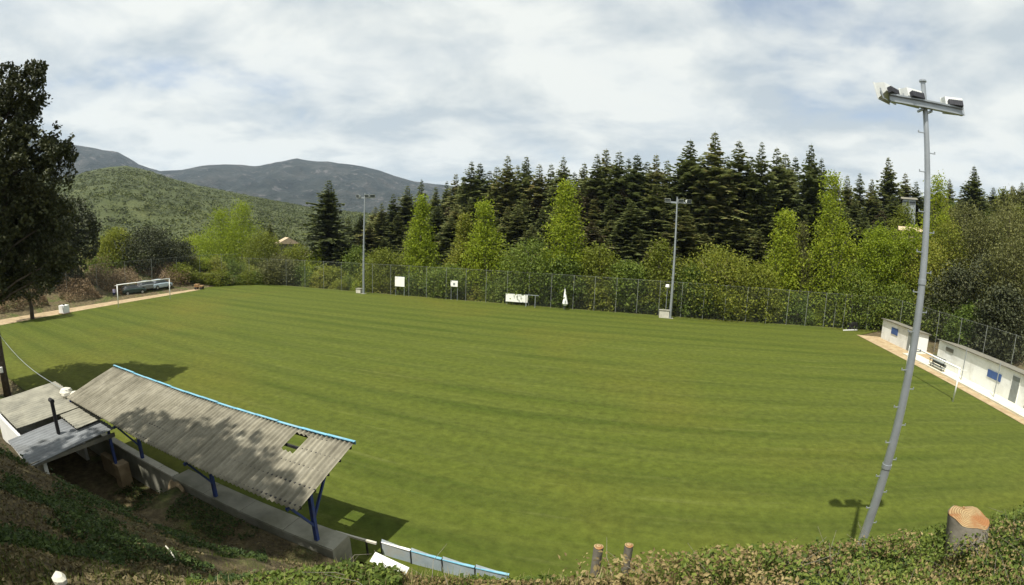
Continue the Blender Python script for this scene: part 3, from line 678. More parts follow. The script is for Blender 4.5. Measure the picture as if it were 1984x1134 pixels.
fence('chain_link_fence', [(-69.5,60.9),(25.5,60.9),(34.3,61.8)], FH, fp, 'tall wire fence along the far side of the pitch')
lp = [(-72.8, y) for y in np.arange(28, 60, 5.2)]
fence('chain_link_fence', [(-72.8,22),(-72.8,58),(-69.7,60.7)], 5.2, [(-72.8,22.4)]+lp, 'wire fence behind the left goal')
rp = [(34.4, y) for y in np.arange(22, 61, 4.4)]
fence('chain_link_fence', [(34.4,12),(34.4,61.6)], 4.6, rp, 'wire fence on the right, running behind the white buildings')

# ------------------------------------------------------------------ floodlights
def make_floodlight(loc, label, ht=14.4):
    e = empty('floodlight_mast', loc, 0, label, 'floodlight', 'floodlight masts around the pitch')
    m_ = MB(); m_.tube([(0,0,-0.3),(0,0,ht*0.25),(0,0,ht*0.5),(0,0,ht*0.75),(0,0,ht)], [0.142,0.128,0.106,0.085,0.064], 20)
    pole = m_.build('pole', M['galv'], e, smooth=False)
    m_ = MB(); m_.tube([(0,0,ht),(0,0,ht+0.04)], 0.10, 14); m_.build('cap', M['galv'], e)
    m_ = MB(); m_.box(-0.3,0.3,-0.3,0.3,-0.3,0.05); m_.build('base_plate', M['concrete'], e)
    for zb in (ht*0.33, ht*0.66):
        m_ = MB(); r_ = 0.155-0.09*zb/ht+0.012; m_.tube([(0,0,zb-0.06),(0,0,zb+0.06)], r_, 18); m_.build('joint_collar', M['galv'], e)
    m_ = MB()
    for i in range(22):
        z = 3.0+i*0.48; s = -1 if i % 2 else 1; m_ = MB(); m_.add([(s*0.05,-0.011,z),(s*0.25,-0.011,z),(s*0.25,-0.011,z+0.06),(s*0.228,-0.011,z+0.06),(s*0.228,-0.011,z+0.022),(s*0.05,-0.011,z+0.022)]+[(s*0.05,0.011,z),(s*0.25,0.011,z),(s*0.25,0.011,z+0.06),(s*0.228,0.011,z+0.06),(s*0.228,0.011,z+0.022),(s*0.05,0.011,z+0.022)],
            [(0,1,4,5),(1,2,3,4),(6,11,10,7),(7,10,9,8),(0,6,7,1),(1,7,8,2),(2,8,9,3),(3,9,10,4),(4,10,11,5),(5,11,6,0)]); m_.build('climbing_peg', M['galv'], e)
    za = ht-0.62
    m_ = MB(); m_.box(-1.12,1.12,-0.14,-0.08,za-0.10,za+0.10); m_.box(-1.12,1.12,-0.20,-0.14,za+0.06,za+0.10); m_.box(-1.12,1.12,-0.20,-0.14,za-0.10,za-0.06)
    m_.bar((-0.14,-0.11,za-0.13),(-0.14,0.14,za-0.13),0.05); m_.bar((0.14,-0.11,za-0.13),(0.14,0.14,za-0.13),0.05); m_.build('crossarm', M['galv'], e)
    for (lx, yaw) in ((-1.12, 0.55), (-0.36, 0.15), (0.92, -0.25)):
        f = bpy.data.objects.new('lamp', None); link(f); f.parent = e; f.location = (lx, 0.02, za+0.21); f.rotation_euler = (math.radians(-14), 0, yaw); f.scale = (0.84, 0.84, 0.84)
        hb = MB(); w, d, h_ = 0.30, 0.16, 0.24            # housing: tapered box opening to +y
        P = [(-w,-d,-h_*0.55),(w,-d,-h_*0.55),(w,-d,h_*0.55),(-w,-d,h_*0.55),(-w*1.08,d,-h_),(w*1.08,d,-h_),(w*1.08,d,h_),(-w*1.08,d,h_)]
        hb.add(P, [(0,1,2,3),(0,4,5,1),(1,5,6,2),(2,6,7,3),(3,7,4,0)]); 
        hb.box(-w*1.12,w*1.12,d,d+0.03,h_,h_+0.03); hb.box(-w*1.12,w*1.12,d,d+0.03,-h_-0.03,-h_); hb.box(-w*1.12,-w*1.06,d,d+0.03,-h_,h_); hb.box(w*1.06,w*1.12,d,d+0.03,-h_,h_)
        hb.build('housing', M['lamp_white'], f)
        g = MB(); g.box(-w*1.05,w*1.05,d-0.02,d+0.012,-h_*0.98,h_*0.98); g.build('glass', M['lamp_glass'], f)
        b = MB(); b.box(-0.24,0.24,-d-0.14,-d-0.003,-0.20,-0.03)
        for kf in range(7): b.box(-0.22+kf*0.07,-0.20+kf*0.07,-d-0.155,-d-0.142,-0.20,-0.03)
        b.build('ballast_box', M['lamp_dark'], f)
        y_ = MB(); y_.bar((-w*1.1-0.02,0,0),(-w*1.1-0.02,-0.02,-0.34),0.03); y_.bar((w*1.1+0.02,0,0),(w*1.1+0.02,-0.02,-0.34),0.03); y_.bar((-w*1.1-0.02,-0.02,-0.34),(w*1.1+0.02,-0.02,-0.34),0.03)
        y_.build('bracket', M['galv'], f)
    return e
near = make_floodlight((13.0*0.5446, 13.0*0.8387, -0.1), 'big near floodlight mast rising from the bank at the right')
def far_mast(px, py, label):
    x, y = ground(px, py); c = copy_tree(near); c.location = (x, y, 0); c.rotation_euler = (0, 0, PI); c.scale = (1.25, 1.25, 1.05); c['label'] = label; return c
far_mast(704.6, 569.5, 'distant floodlight mast at the left, in front of the blue mountain')
far_mast(1298, 617, 'distant floodlight mast against the forest, right of centre')

# ------------------------------------------------------------------ goals
def goal(x, y0, y1, side, label, h=2.95):
    e = empty('goal', (x, y0, 0.02), 0, label, 'goal', 'white football goals'); w = y1-y0
    for yy in (0, w):
        m_ = MB(); m_.tube([(0,yy,-0.05),(0,yy,h)], 0.065, 12); m_.build('post', M['white_paint'], e, smooth=True)
    m_ = MB(); m_.tube([(0,-0.065,h+0.0),(0,w+0.065,h+0.0)], 0.064, 12); m_.build('crossbar', M['white_paint'], e, smooth=True)
    for yy in (0.0, w):
        m_ = MB(); m_.tube([(0,yy,h-0.08),(side*0.75,yy,h-0.12)], 0.02, 6); m_.build('net_support', M['white_paint'], e)
    return e
g1, g2 = ground(237, 598), ground(322, 579)
goal((g1[0]+g2[0])/2, g1[1], g2[1], -1, 'white goal frame at the left end in front of the sandy track')
g3 = ground(1846, 779); goal(g3[0], g3[1], g3[1]+7.9, 1, 'white goal frame at the right end before the changing rooms', 2.5)

# ------------------------------------------------------------------ spectator stand
def stand():
    x0, x1 = -22.4, -7.75; yb, zb, yf, zf = 7.9, 2.82, 10.72, 3.62; ymid = 8.95
    e = empty('spectator_stand', (-15, ymid, 1.0), 0, 'long open stand with grey corrugated roof and pale blue front edge', 'stand'); o = Vector((-15, ymid, 1.0))
    per = 0.177; n = int((x1-x0)/per*8); ny = 14; V = []; T = 0.008
    hx0, hx1 = -9.85, -9.32
    def P(u, v, off): # u along x index, v 0 back 1 front
        x = x0 + (x1-x0)*u/n; y = yb+(yf-yb)*v
        sheetn = math.floor((x-x0)/1.06); lap = 0.006*(sheetn % 2)
        sag = 0.02*math.sin(x*0.9)+0.012*mn.noise(Vector((x*0.7, y*0.9, 0)))
        return (x-o.x, y-o.y, zb+(zf-zb)*v + 0.030*math.cos(2*PI*(x-x0)/per) + off + sag + lap - o.z - (0.012 if v < 0.5 else 0))
    for off in (0, -T):
        for i in range(n+1):
            for j in range(ny+1): V.append(P(i, j/ny, off))
    w = ny+1; tot = (n+1)*w; Fc = []
    def hole(i, j):
        x = x0 + (x1-x0)*(i+0.5)/n; v = (j+0.5)/ny
        return (hx0 < x < hx1 and (0.62 < v < 0.93))
    for i in range(n):
        for j in range(ny):
            if hole(i, j): continue
            a = i*w+j; Fc.append((a, a+w, a+w+1, a+1)); Fc.append((tot+a, tot+a+1, tot+a+w+1, tot+a+w))
    for i in range(n): Fc.append((i*w, tot+i*w, tot+(i+1)*w, (i+1)*w)); a = i*w+ny; Fc.append((a, a+w, tot+a+w, tot+a))
    m_ = MB(); m_.add(V, Fc); rf = m_.build('roof', M['sheet'], e, smooth=True)
    fa = MB(); nseg = 14
    for k_ in range(nseg):
        a = x0-0.05+(x1-x0+0.1)*k_/nseg; b = x0-0.05+(x1-x0+0.1)*(k_+1)/nseg-0.015; dz = 0.012*math.sin(k_*2.1)
        fa.box(a-o.x, b-o.x, yf+0.02-o.y, yf+0.05-o.y, zf-0.07-o.z+dz, zf+0.055-o.z+dz)
        fa.box(a-o.x, b-o.x, yf-0.05-o.y, yf+0.02-o.y, zf+0.036-o.z+dz, zf+0.055-o.z+dz)
    fa.build('front_edge', M['sky_blue'], e)
    for v in (0.06, 0.30, 0.535, 0.75, 0.955):
        y = yb+(yf-yb)*v; z = zb+(zf-zb)*v - 0.085; m_ = MB(); m_.bar((x0+0.03-o.x, y-o.y, z-o.z), (x1-0.03-o.x, y-o.y, z-o.z), 0.06, 0.09); m_.build('purlin', M['black'], e)
    for px_ in (-22.15, -17.6, -12.75, -8.2):
        q = px_-o.x; zz = lambda y: zb+(zf-zb)*(y-yb)/(yf-yb)-0.17-o.z
        m_ = MB(); m_.bar((q,0,0.0),(q,0.0,zz(ymid)),0.12); m_.build('post', M['blue'], e)
        m_ = MB(); m_.bar((q,yb+0.03-o.y,zz(yb)-0.0),(q,yf-0.1-o.y,zz(yf-0.1)),0.07,0.10); m_.build('rafter', M['blue'], e)
        m_ = MB(); m_.bar((q-0.002,0.02,0.75),(q-0.002,yf-0.75-o.y,zz(yf-0.75)-0.03),0.07); m_.bar((q+0.002,-0.02,0.55),(q+0.002,yb+0.15-o.y,zz(yb+0.15)-0.03),0.07); m_.build('brace', M['blue'], e)
    return e
stand()
def simple(name, mb, mat, label, cat, loc=None, group=None): o = mb.build(name, mat); tag(o, label, cat, group); return o
# walls under the stand
mb = MB()
mb.box(-25.5, -15.25, 8.88, 9.14, -0.5, 0.93); w1 = empty('low_wall', (0,0,0), 0, 'rendered low wall with pale top beside the sunken yard', 'wall')
mb.build('wall_body', M['concrete'], w1)
mb = MB()
for k_ in range(10): mb.box(-25.5+k_*1.025, -25.5+k_*1.025+1.01, 8.84, 9.18, 0.933, 1.0+0.004*(k_ % 3))
mb.build('coping', M['concrete_light'], w1)
mb = MB(); mb.box(-15.22, -7.5, 8.76, 9.66, -0.3, 0.97)
for k_ in range(4): mb.box(-15.2+k_*1.93, -13.29+k_*1.93, 8.79, 9.63, 0.97, 1.0)
simple('concrete_platform', mb, M['concrete'], 'concrete kerb platform carrying the blue posts of the stand', 'platform')
mb = MB()   # lit broken end of the platform
mb.add([(-15.28,8.9,-0.35),(-15.28,8.0,-0.35),(-14.4,7.5,-0.35),(-14.0,8.6,-0.3),(-15.24,8.9,0.98),(-15.2,8.62,0.9),(-14.9,8.55,0.7),(-14.2,8.6,0.98)],
       [(0,1,5,4),(1,2,6,5),(2,3,7,6),(4,5,6,7)])
simple('rubble_corner', mb, M['sand'], 'sunlit crumbling earth corner below the platform end', 'rubble')
# lower parapet with pale blue and grey panels, right of the stand
e = empty('pitch_barrier', (-7.75, 10.2, 0), 0, 'low grey barrier with a faded blue top edge beside the pitch', 'barrier')
NP = 4; M['barrier'] = dirty('faded_blue_grey_board', (0.27,0.32,0.35), 0.15, 2.5, 0.7, dirt=(0.35,0.32,0.24), dirt_amt=0.6)
for k_ in range(NP):
    a = 0.95+k_*1.03; m_ = MB(); y_ = 0.10+0.0*k_; 
    m_.add([(a,y_,-0.2),(a+0.99,y_+0.02,-0.2),(a+0.99,y_+0.02,0.50),(a,y_,0.50),(a,y_+0.05,-0.2),(a+0.99,y_+0.07,-0.2),(a+0.99,y_+0.07,0.50),(a,y_+0.05,0.62)],
           [(0,1,2,3),(5,4,7,6),(3,2,6,7),(4,0,3,7),(1,5,6,2)]); m_.build('panel', M['barrier'], e)
    m_ = MB(); m_.box(a, a+0.99, y_-0.01, y_+0.08, 0.503, 0.53); m_.build('top_edge', M['sky_blue'] if k_ else M['white_paint'], e)
    m_ = MB(); m_.box(a-0.03, a-0.003, y_-0.03, y_+0.09, -0.2, 0.54); m_.build('post', M['black'], e)
mb = MB(); mb.bar((-8.3,9.98,0.62),(-6.85,10.1,0.60),0.07); 
e2 = empty('handrail', (0,0,0), 0, 'pale rail between the stand and the low grey barrier', 'rail'); mb.build('rail', M['concrete_light'], e2)
mb = MB(); mb.bar((-8.1,9.99,0),(-8.1,9.99,0.58),0.05); mb.build('post', M['black'], e2)
mb = MB(); mb.bar((-7.2,10.07,0),(-7.2,10.07,0.56),0.05); mb.build('post', M['black'], e2)
mb = MB(); M_ = Matrix.Translation((-6.1, 9.55, 0.42)) @ Matrix.Rotation(0.35, 4, 'Y') @ Matrix.Rotation(0.15, 4, 'Z')
mb.box(-0.55,0.55,-0.22,0.22,-0.012,0.012,M_); simple('metal_sheet', mb, M['white_paint'], 'bright white sheet lying at the foot of the low barrier', 'sheet')

# ------------------------------------------------------------------ shed at the left with pipe
def shed():
    e = empty('shed', (-22, 6.5, 0), 0, 'old flat shed with patched grey sheet roof at the left end of the stand', 'shed'); o = Vector((-22, 6.5, 0))
    def corr(x0, x1, y0, y1, z00, z10, z01, z11, mat, name, per=0.25):
        n = int(abs(x1-x0)/per*6); V = []
        for off in (0, -0.02):
            for i in range(n+1):
                u = i/n
                for j in range(7):
                    v = j/6; z = (z00*(1-u)+z10*u)*(1-v)+(z01*(1-u)+z11*u)*v
                    V.append((x0+(x1-x0)*u-o.x, y0+(y1-y0)*v-o.y, z+off+0.03*math.cos(2*PI*(x1-x0)*u/per)+0.03*mn.noise(Vector((u*6, v*3, x0)))))
        tot = (n+1)*7; Fc = []
        for i in range(n):
            for j in range(6): a = i*7+j; Fc += [(a, a+7, a+8, a+1), (tot+a, tot+a+1, tot+a+8, tot+a+7)]
            Fc += [(i*7, tot+i*7, tot+i*7+7, i*7+7), (i*7+6, i*7+13, tot+i*7+13, tot+i*7+6)]
        for j in range(6): Fc += [(j, j+1, tot+j+1, tot+j), (n*7+j, tot+n*7+j, tot+n*7+j+1, n*7+j+1)]
        m_ = MB(); m_.add(V, Fc); return m_.build(name, mat, e)
    corr(-25.6, -21.3, 4.9, 8.55, 2.55, 2.50, 2.72, 2.60, M['shed_sheet'], 'roof_sheet')
    corr(-21.25, -18.4, 4.35, 8.3, 2.15, 2.05, 2.38, 2.32, M['shed_sheet_dark'], 'roof_sheet')
    corr(-21.7, -19.4, 7.0, 8.45, 2.52, 2.42, 2.58, 2.46, M['shed_sheet'], 'roof_patch')
    m_ = MB(); m_.box(-25.4-o.x, -18.75-o.x, 4.98-o.y, 5.14-o.y, -0.5, 2.02); m_.box(-25.4-o.x, -25.2-o.x, 5.143-o.y, 8.3-o.y, -0.5, 2.4)
    m_.box(-25.197-o.x, -22.2-o.x, 8.14-o.y, 8.3-o.y, -0.5, 2.4); m_.build('wall', M['white'], e)
    m_ = MB(); m_.bar((-18.6-o.x,8.1-o.y,-0.3),(-18.6-o.x,8.1-o.y,2.25),0.11); m_.build('post', M['blue'], e)
    m_ = MB(); m_.bar((-18.6-o.x,4.6-o.y,-0.3),(-18.6-o.x,4.6-o.y,2.0),0.10); m_.build('post', M['black'], e)
    m_ = MB(); m_.box(-18.5-o.x,-18.44-o.x,4.35-o.y,8.3-o.y,1.93,2.10); m_.build('fascia', M['tar'], e)
    return e
shed()
mb = MB(); mb.box(-18.75, -18.25, 8.0, 8.55, -0.3, 0.75); simple('masonry_block', mb, M['sand'], 'taller sunlit tan masonry stub under the shed corner', 'masonry')
mb = MB(); mb.box(-20.6,-19.4,8.3,8.6,-0.3,0.5); simple('masonry_block', mb, M['sand'], 'long low tan masonry stub left of the shed corner', 'masonry')
e = empty('flue_pipe', (-20.0, 6.35, 2.2), 0, 'black flue pipe standing on the shed roof', 'pipe')
mb = MB(); mb.tube([(0,0,-0.1),(0.0,0,1.35)], 0.085, 12); mb.build('pipe', M['black'], e)
mb = MB(); mb.tube([(-0.22,0,1.4),(0.12,0,1.4)], 0.09, 10); mb.build('cowl', M['black'], e)
mb = MB(); pr_ = random.Random(3)
for (x, y, z, s) in ((-23.4,8.3,2.62,0.33),(-23.0,8.1,2.6,0.26),(-22.7,8.45,2.62,0.22)):
    n = 9; V = []; Fc = []
    for i in range(5):
        for k_ in range(n):
            a = 2*PI*k_/n; ph = PI*i/4; V.append((x+s*math.sin(ph)*math.cos(a)*(0.8+0.4*pr_.random()), y+s*math.sin(ph)*math.sin(a)*(0.8+0.4*pr_.random()), z+0.14+s*0.6*math.cos(ph)))
    mb.add(V, [(i*n+k_, (i+1)*n+k_, (i+1)*n+(k_+1) % n, i*n+(k_+1) % n) for i in range(4) for k_ in range(n)])
simple('concrete_lump', mb, M['concrete_light'], 'pale concrete lumps weighing down the shed roof edge', 'concrete lump')
# wire from the oak to the shed roof and wood post with insulator at the left
mb = MB(); a, b = Vector((-36.0,8.0,4.2)), Vector((-23.0,8.2,2.9)); pts = [a.lerp(b, t/10)+Vector((0,0,-0.5*math.sin(PI*t/10))) for t in range(11)]
mb.tube(pts, 0.018, 5); simple('cable', mb, M['galv'], 'thin cable sagging down to the shed roof', 'cable')
e = empty('wooden_post', (-35.6, 8.05, 0), 0, 'dark wooden post at the left picture edge', 'post')
mb = MB(); mb.tube([(0,0,-0.3),(-0.05,0,3),(-0.1,0,7.5)], [0.28,0.24,0.18], 10); mb.build('pole', M['bark'], e, smooth=True)
mb = MB(); mb.box(0.22,0.42,-0.3,-0.1,1.5,1.85); mb.build('meter_box', M['white_paint'], e)

# ------------------------------------------------------------------ white buildings at the right
def mono(e, W_, L_, H_, fall, ov, th):
    m_ = MB(); m_.add([(0,0,-0.1),(W_,0,-0.1),(W_,L_,-0.1),(0,L_,-0.1),(0,0,H_),(W_,0,H_-fall),(W_,L_,H_-fall),(0,L_,H_)], [(0,3,2,1),(0,1,5,4),(1,2,6,5),(2,3,7,6),(3,0,4,7),(4,5,6,7)]); m_.build('wall', M['white'], e)
    k = fall/W_; a, b = -ov, W_+ov; z = lambda x: H_-k*x+0.004
    m_ = MB(); m_.add([(x, y, z(x)+q) for q in (0, th) for x, y in ((a,-ov),(b,-ov),(b,L_+ov),(a,L_+ov))], [(0,3,2,1),(4,5,6,7),(0,1,5,4),(1,2,6,5),(2,3,7,6),(3,0,4,7)]); m_.build('roof', M['tar'], e)
def hut():
    e = empty('hut', (31.0, 47.6, 0), 0, 'small white hut with a blue sign and grey door at the far right corner', 'hut')
    L_ = 8.2; W_ = 1.8; H_ = 2.35
    mono(e, W_, L_, H_, 0.22, 0.2, 0.10)
    m_ = MB(); m_.box(-0.05, -0.003, 4.1, 5.7, 1.1, 1.85); m_.build('sign', M['blue_sign'], e)
    m_ = MB(); m_.box(-0.04, -0.003, 0.7, 1.6, 0.1, 2.05); d_ = m_.build('door', M['door_grey'], e)
    m_ = MB(); m_.box(-0.09, -0.043, 0.8, 0.86, 1.0, 1.12); m_.build('handle', M['galv'], d_)
    return e
hut()
def rooms():
    e = empty('changing_rooms', (31.0, 14.0, 0), 0, 'long white changing room building with blue sign and grey doors', 'building')
    L_ = 28.9; W_ = 3.3; H_ = 2.45
    mono(e, W_, L_, H_, 0.50, 0.2, 0.08)
    m_ = MB(); m_.box(-0.05, -0.003, 18.6, 20.5, 1.15, 1.75); m_.build('sign', M['blue_sign'], e)
    for yy in (16.2, 14.2, 10.4, 6.2):
        m_ = MB(); m_.box(-0.04, -0.003, yy, yy+0.95, 0.16, 2.1); d_ = m_.build('door', M['door_grey'], e)
        m_ = MB(); m_.box(-0.08, -0.043, yy+0.8, yy+0.88, 1.05, 1.15); m_.build('handle', M['galv'], d_)
        m_ = MB(); m_.box(-0.05, -0.003, yy-0.08, yy-0.003, 0.16, 2.18); m_.box(-0.05, -0.003, yy+0.953, yy+1.03, 0.16, 2.18); m_.build('door_frame', M['white_paint'], e)
    for yy in (22.8, 17.9, 12.6):
        m_ = MB(); m_.tube([(-1.1, yy, 0.1), (-1.1, yy, 2.9)], 0.045, 8); m_.build('post', M['galv'], e)
    m_ = MB(); m_.box(-0.06, -0.003, 26.2, 27.5, 1.75, 2.1); m_.build('vent', M['tar'], e)
    return e
rooms()
# stacked benches before the building
e = empty('bench_stack', (29.6, 40.6, 0.03), 0, 'dark green benches stacked against the pavement kerb', 'benches')
for k_, (dy, dz, rz) in enumerate(((0,0,0.0),(0.2,0.45,0.1))):
    m_ = MB(); m_.box(-0.2,0.2,-1.2+dy,1.2+dy,0.38+dz,0.44+dz); m_.box(0.2,0.24,-1.2+dy,1.2+dy,0.5+dz,0.75+dz); m_.build('seat', M['door_grey'], e)
    for s_ in (-1,1):
        m_ = MB(); m_.bar((-0.17,s_*1.0+dy,dz*0.98),(-0.17,s_*1.0+dy,0.38+dz),0.05); m_.bar((0.17,s_*1.0+dy,dz*0.98),(0.22,s_*1.0+dy,0.78+dz),0.05); m_.build('leg', M['black'], e)
# small grey net frame stored beside the far right fence corner
xx, yy = ground(1650, 640)
e = empty('roller_frame', (xx, yy, 0.02), 0.4, 'dark low frame with a white rail by the far right fence corner', 'frame')
mb = MB(); mb.box(-0.7,0.7,-0.4,0.4,0.15,1.0); mb.build('body', M['black'], e)
mb = MB(); mb.bar((-2.2,-0.5,0.12),(0.6,-0.5,0.12),0.12); mb.build('rail', M['white_paint'], e)
for sx in (-0.55, 0.55):
    mb = MB(); mb.tube([(sx,-0.45,0.18),(sx,0.45,0.18)],0.18,12); mb.build('wheel', M['black'], e)

# ------------------------------------------------------------------ boards, banner, flag, boxes on the far side
def board(px, py, wpx, hpx, name, label, cat, frame=True):
    p = atY(px, py, 60.7); s = math.hypot(p.x, 60.7)/F; w, h_ = wpx*s/2*1.05, hpx*s/2
    e = empty(name, (p.x, 60.7, p.z-h_), 0, label, cat)
    m_ = MB(); m_.box(-w, w, -0.03, 0.03, 0, 2*h_); m_.build('panel', M['banner'], e)
    for q_ in (-0.03, 2*h_-0.04): m_ = MB(); m_.box(-w-0.03,w+0.03,0.033,0.06,q_,q_+0.07); m_.build('frame_rail', M['galv'], e)
    for s_ in (-1,1):
        m_ = MB(); m_.bar((s_*w*0.9,0.09,-(p.z-h_)),(s_*w*0.9,0.09,2*h_),0.05); m_.build('leg', M['galv'], e)
    return e
board(774.5, 546, 20, 18.5, 'notice_board', 'white square board on the far fence', 'board')
board(880, 550, 14, 11, 'notice_board', 'small white board on the far fence with a faint grey mark', 'board')
p = atY(880, 550, 60.66); mb = MB(); mb.box(p.x-0.16,p.x+0.14,60.655,60.668,p.z-0.2,p.z+0.12); o_ = mb.build('faded_mark', M['galv'])
bo = [o for o in bpy.data.objects if o.name.startswith('notice_board')][-1]; o_.parent = bo; o_.matrix_parent_inverse = Matrix.Translation(bo.location).inverted()
board(1001, 578, 42, 15, 'banner', 'long white banner hanging on the far fence', 'banner')
x_, y_ = ground(1030, 597)
e = empty('table_frame', (x_, 59.9, 0.02), 0, 'grey metal frame beside the long white banner', 'frame')
mb = MB(); mb.bar((-1.0,0,1.62),(0.8,0,1.62),0.08); mb.build('top_bar', M['galv'], e)
for sx in (-0.9, 0.35):
    mb = MB(); mb.bar((sx,0,0),(sx,0,1.6),0.07); mb.build('leg', M['galv'], e)
# folded white flag/umbrella
x_, _ = ground(1102, 592); e = empty('folded_parasol', (x_, 60.2, 0.02), 0, 'folded white parasol leaning at the far fence', 'parasol')
mb = MB(); mb.tube([(0,0,0),(0.0,0,2.9)], 0.03, 8); mb.build('pole', M['galv'], e)
mb = MB(); mb.tube([(0.05,0,0.55),(0.12,0,0.8),(0.08,0,1.4),(0.0,0,2.75)], [0.22,0.38,0.25,0.03], 9); mb.build('canopy', M['white_paint'], e)
for (px, py, s_, label) in ((1286,611,0.62,'pale electric box at the foot of the far right mast'),(696,563,0.42,'pale electric box at the foot of the far left mast')):
    p = ground(px, py+5); e = empty('electric_box', (p[0], min(p[1], 60.3), 0.02), 0, label, 'electric box', 'electric boxes by the far masts')
    mb = MB(); mb.box(-s_,s_,-0.3,0.3,0,s_*1.5); mb.build('cabinet', M['concrete_light'], e)
    mb = MB(); mb.box(-s_-0.05,s_+0.05,-0.35,0.35,s_*1.5+0.003,s_*1.5+0.08); mb.build('lid', M['concrete'], e)
e = empty('lamp_post', (atY(1293, 560, 60.3).x, 60.3, 0), 0, 'short post with a white lamp left of the far right mast', 'lamp post')
mb = MB(); mb.tube([(0,0,0),(0,0,3.8)], 0.04, 8); mb.build('post', M['galv'], e)
mb = MB(); mb.tube([(0,0,3.78),(0,0,3.86),(0,0,4.15),(0,0,4.2)], [0.1,0.28,0.24,0.05], 12); mb.build('lamp_head', M['white_paint'], e)
# dark tyre piles / shrubs are in the undergrowth; small white box and light trolley at the left
p = ground(125, 608); e = empty('white_tank', (p[0], p[1], 0.02), 0.3, 'small white water tank by the sandy track', 'tank')
mb = MB(); mb.box(-0.55,0.55,-0.5,0.5,0.1,1.05); mb.build('tank', M['white_paint'], e)
mb = MB(); mb.box(-0.62,0.62,-0.56,0.56,0,0.098); mb.build('pallet', M['cutwood'], e); mb = MB(); mb.tube([(0,0,1.05),(0,0,1.16)],0.15,12); mb.build('lid', M['black'], e)
p = ground(386, 561); e = empty('cart', (p[0], p[1], 0.03), 0.5, 'low pale flat cart at the end of the sandy track', 'cart')
mb = MB(); mb.box(-0.8,0.8,-0.45,0.45,0.4,0.62); mb.box(-0.78,0.0,-0.42,0.42,0.623,0.85); mb.build('bed', M['cutwood'], e)
for sx in (-0.5,0.5):
    for sy in (-0.47,0.47):
        mb = MB(); mb.tube([(sx,sy-0.05,0.2),(sx,sy+0.05,0.2)],0.2,12); mb.build('wheel', M['black'], e)

# ------------------------------------------------------------------ parked cars behind the left goal
def car(loc, rz, paint, label):
    e = empty('parked_car', loc, rz, label, 'car', 'cars parked behind the left goal')
    # body as lofted sections along x
    secs = [(-2.05,0.45,0.78,0.70),(-1.95,0.28,0.88,0.82),(-1.5,0.25,0.93,0.86),(-0.6,0.25,0.97,0.88),(0.9,0.25,0.95,0.88),(1.55,0.26,0.86,0.86),(2.0,0.32,0.74,0.78),(2.1,0.42,0.62,0.66)]
    V = []; 
    for (x, z0, z1, w) in secs: V += [(x,-w*0.92,z0),(x,-w,z0+0.15),(x,-w,z1-0.12),(x,-w*0.9,z1),(x,w*0.9,z1),(x,w,z1-0.12),(x,w,z0+0.15),(x,w*0.92,z0)]
    n = 8; Fc = [(i*n+k_, i*n+(k_+1) % n, (i+1)*n+(k_+1) % n, (i+1)*n+k_) for i in range(len(secs)-1) for k_ in range(n)] + [tuple(range(n))[::-1], tuple((len(secs)-1)*n+k_ for k_ in range(n))]
    m_ = MB(); m_.add(V, Fc); m_.build('body', paint, e, smooth=False)
    top = [(-1.75,0.93,0.74),(-1.35,1.40,0.62),(-0.2,1.47,0.64),(0.35,1.42,0.62),(1.15,0.93,0.74)]
    V = []
    for (x, z, w) in top: V += [(x,-w,z),(x,w,z)]
    V += [(-1.75,-0.78,0.90),(-1.75,0.78,0.90),(1.15,-0.78,0.9),(1.15,0.78,0.9)]
    m_ = MB(); m_.add(V, [(0,2,3,1),(2,4,5,3),(4,6,7,5),(6,8,9,7),(0,10,12,8,6,4,2),(1,3,5,7,9,13,11),(0,1,11,10),(8,12,13,9)]); m_.build('windows', M['lamp_glass'], e)
    m_ = MB(); m_.add([(-1.37,-0.63,1.405),(-1.37,0.63,1.405),(-0.2,0.65,1.475),(-0.2,-0.65,1.475),(0.37,-0.63,1.425),(0.37,0.63,1.425),(-1.37,-0.63,1.44),(-1.37,0.63,1.44),(-0.2,0.65,1.51),(-0.2,-0.65,1.51),(0.37,-0.63,1.46),(0.37,0.63,1.46)],
                [(6,9,8,7),(9,10,11,8),(0,1,2,3),(3,2,5,4),(0,3,9,6),(3,4,10,9),(1,7,8,2),(2,8,11,5),(0,6,7,1),(4,5,11,10)]); m_.build('roof', paint, e)
    for sx in (-1.3,1.3):
        for sy in (-0.83,0.83):
            w_ = MB(); w_.tube([(sx,sy-0.09,0.32),(sx,sy+0.09,0.32)],0.32,16); t_ = w_.build('wheel', M['black'], e)
            w_ = MB(); w_.tube([(sx,sy+(0.092 if sy > 0 else -0.092),0.32),(sx,sy+(0.10 if sy > 0 else -0.10),0.32)],0.19,12); w_.build('rim', M['galv'], t_)
    for sy in (-0.58,0.58):
        m_ = MB(); m_.box(2.0,2.06,sy-0.14,sy+0.14,0.6,0.72); m_.build('headlight', M['lamp_glass'], e)
    return e
paints = [dirty('dark_green_car_paint',(0.03,0.05,0.045),0.1,2,0.3,dirt_amt=0.1,bump=0), dirty('grey_car_paint',(0.16,0.18,0.18),0.1,2,0.3,dirt_amt=0.1,bump=0), dirty('pale_blue_car_paint',(0.35,0.43,0.48),0.1,2,0.3,dirt_amt=0.1,bump=0)]
for k_, (px, label) in enumerate(((258,'dark car at the left of the parked row behind the left goal'),(287,'grey car in the middle of the row behind the left goal'),(312,'pale blue car at the right of the row behind the left goal'))):
    d = ray(px, 570); s_ = -70.6/d.x; car((-70.6, d.y*s_, hgt(-70.6, d.y*s_)+0.02), 1.45+0.1*k_, paints[k_], label)

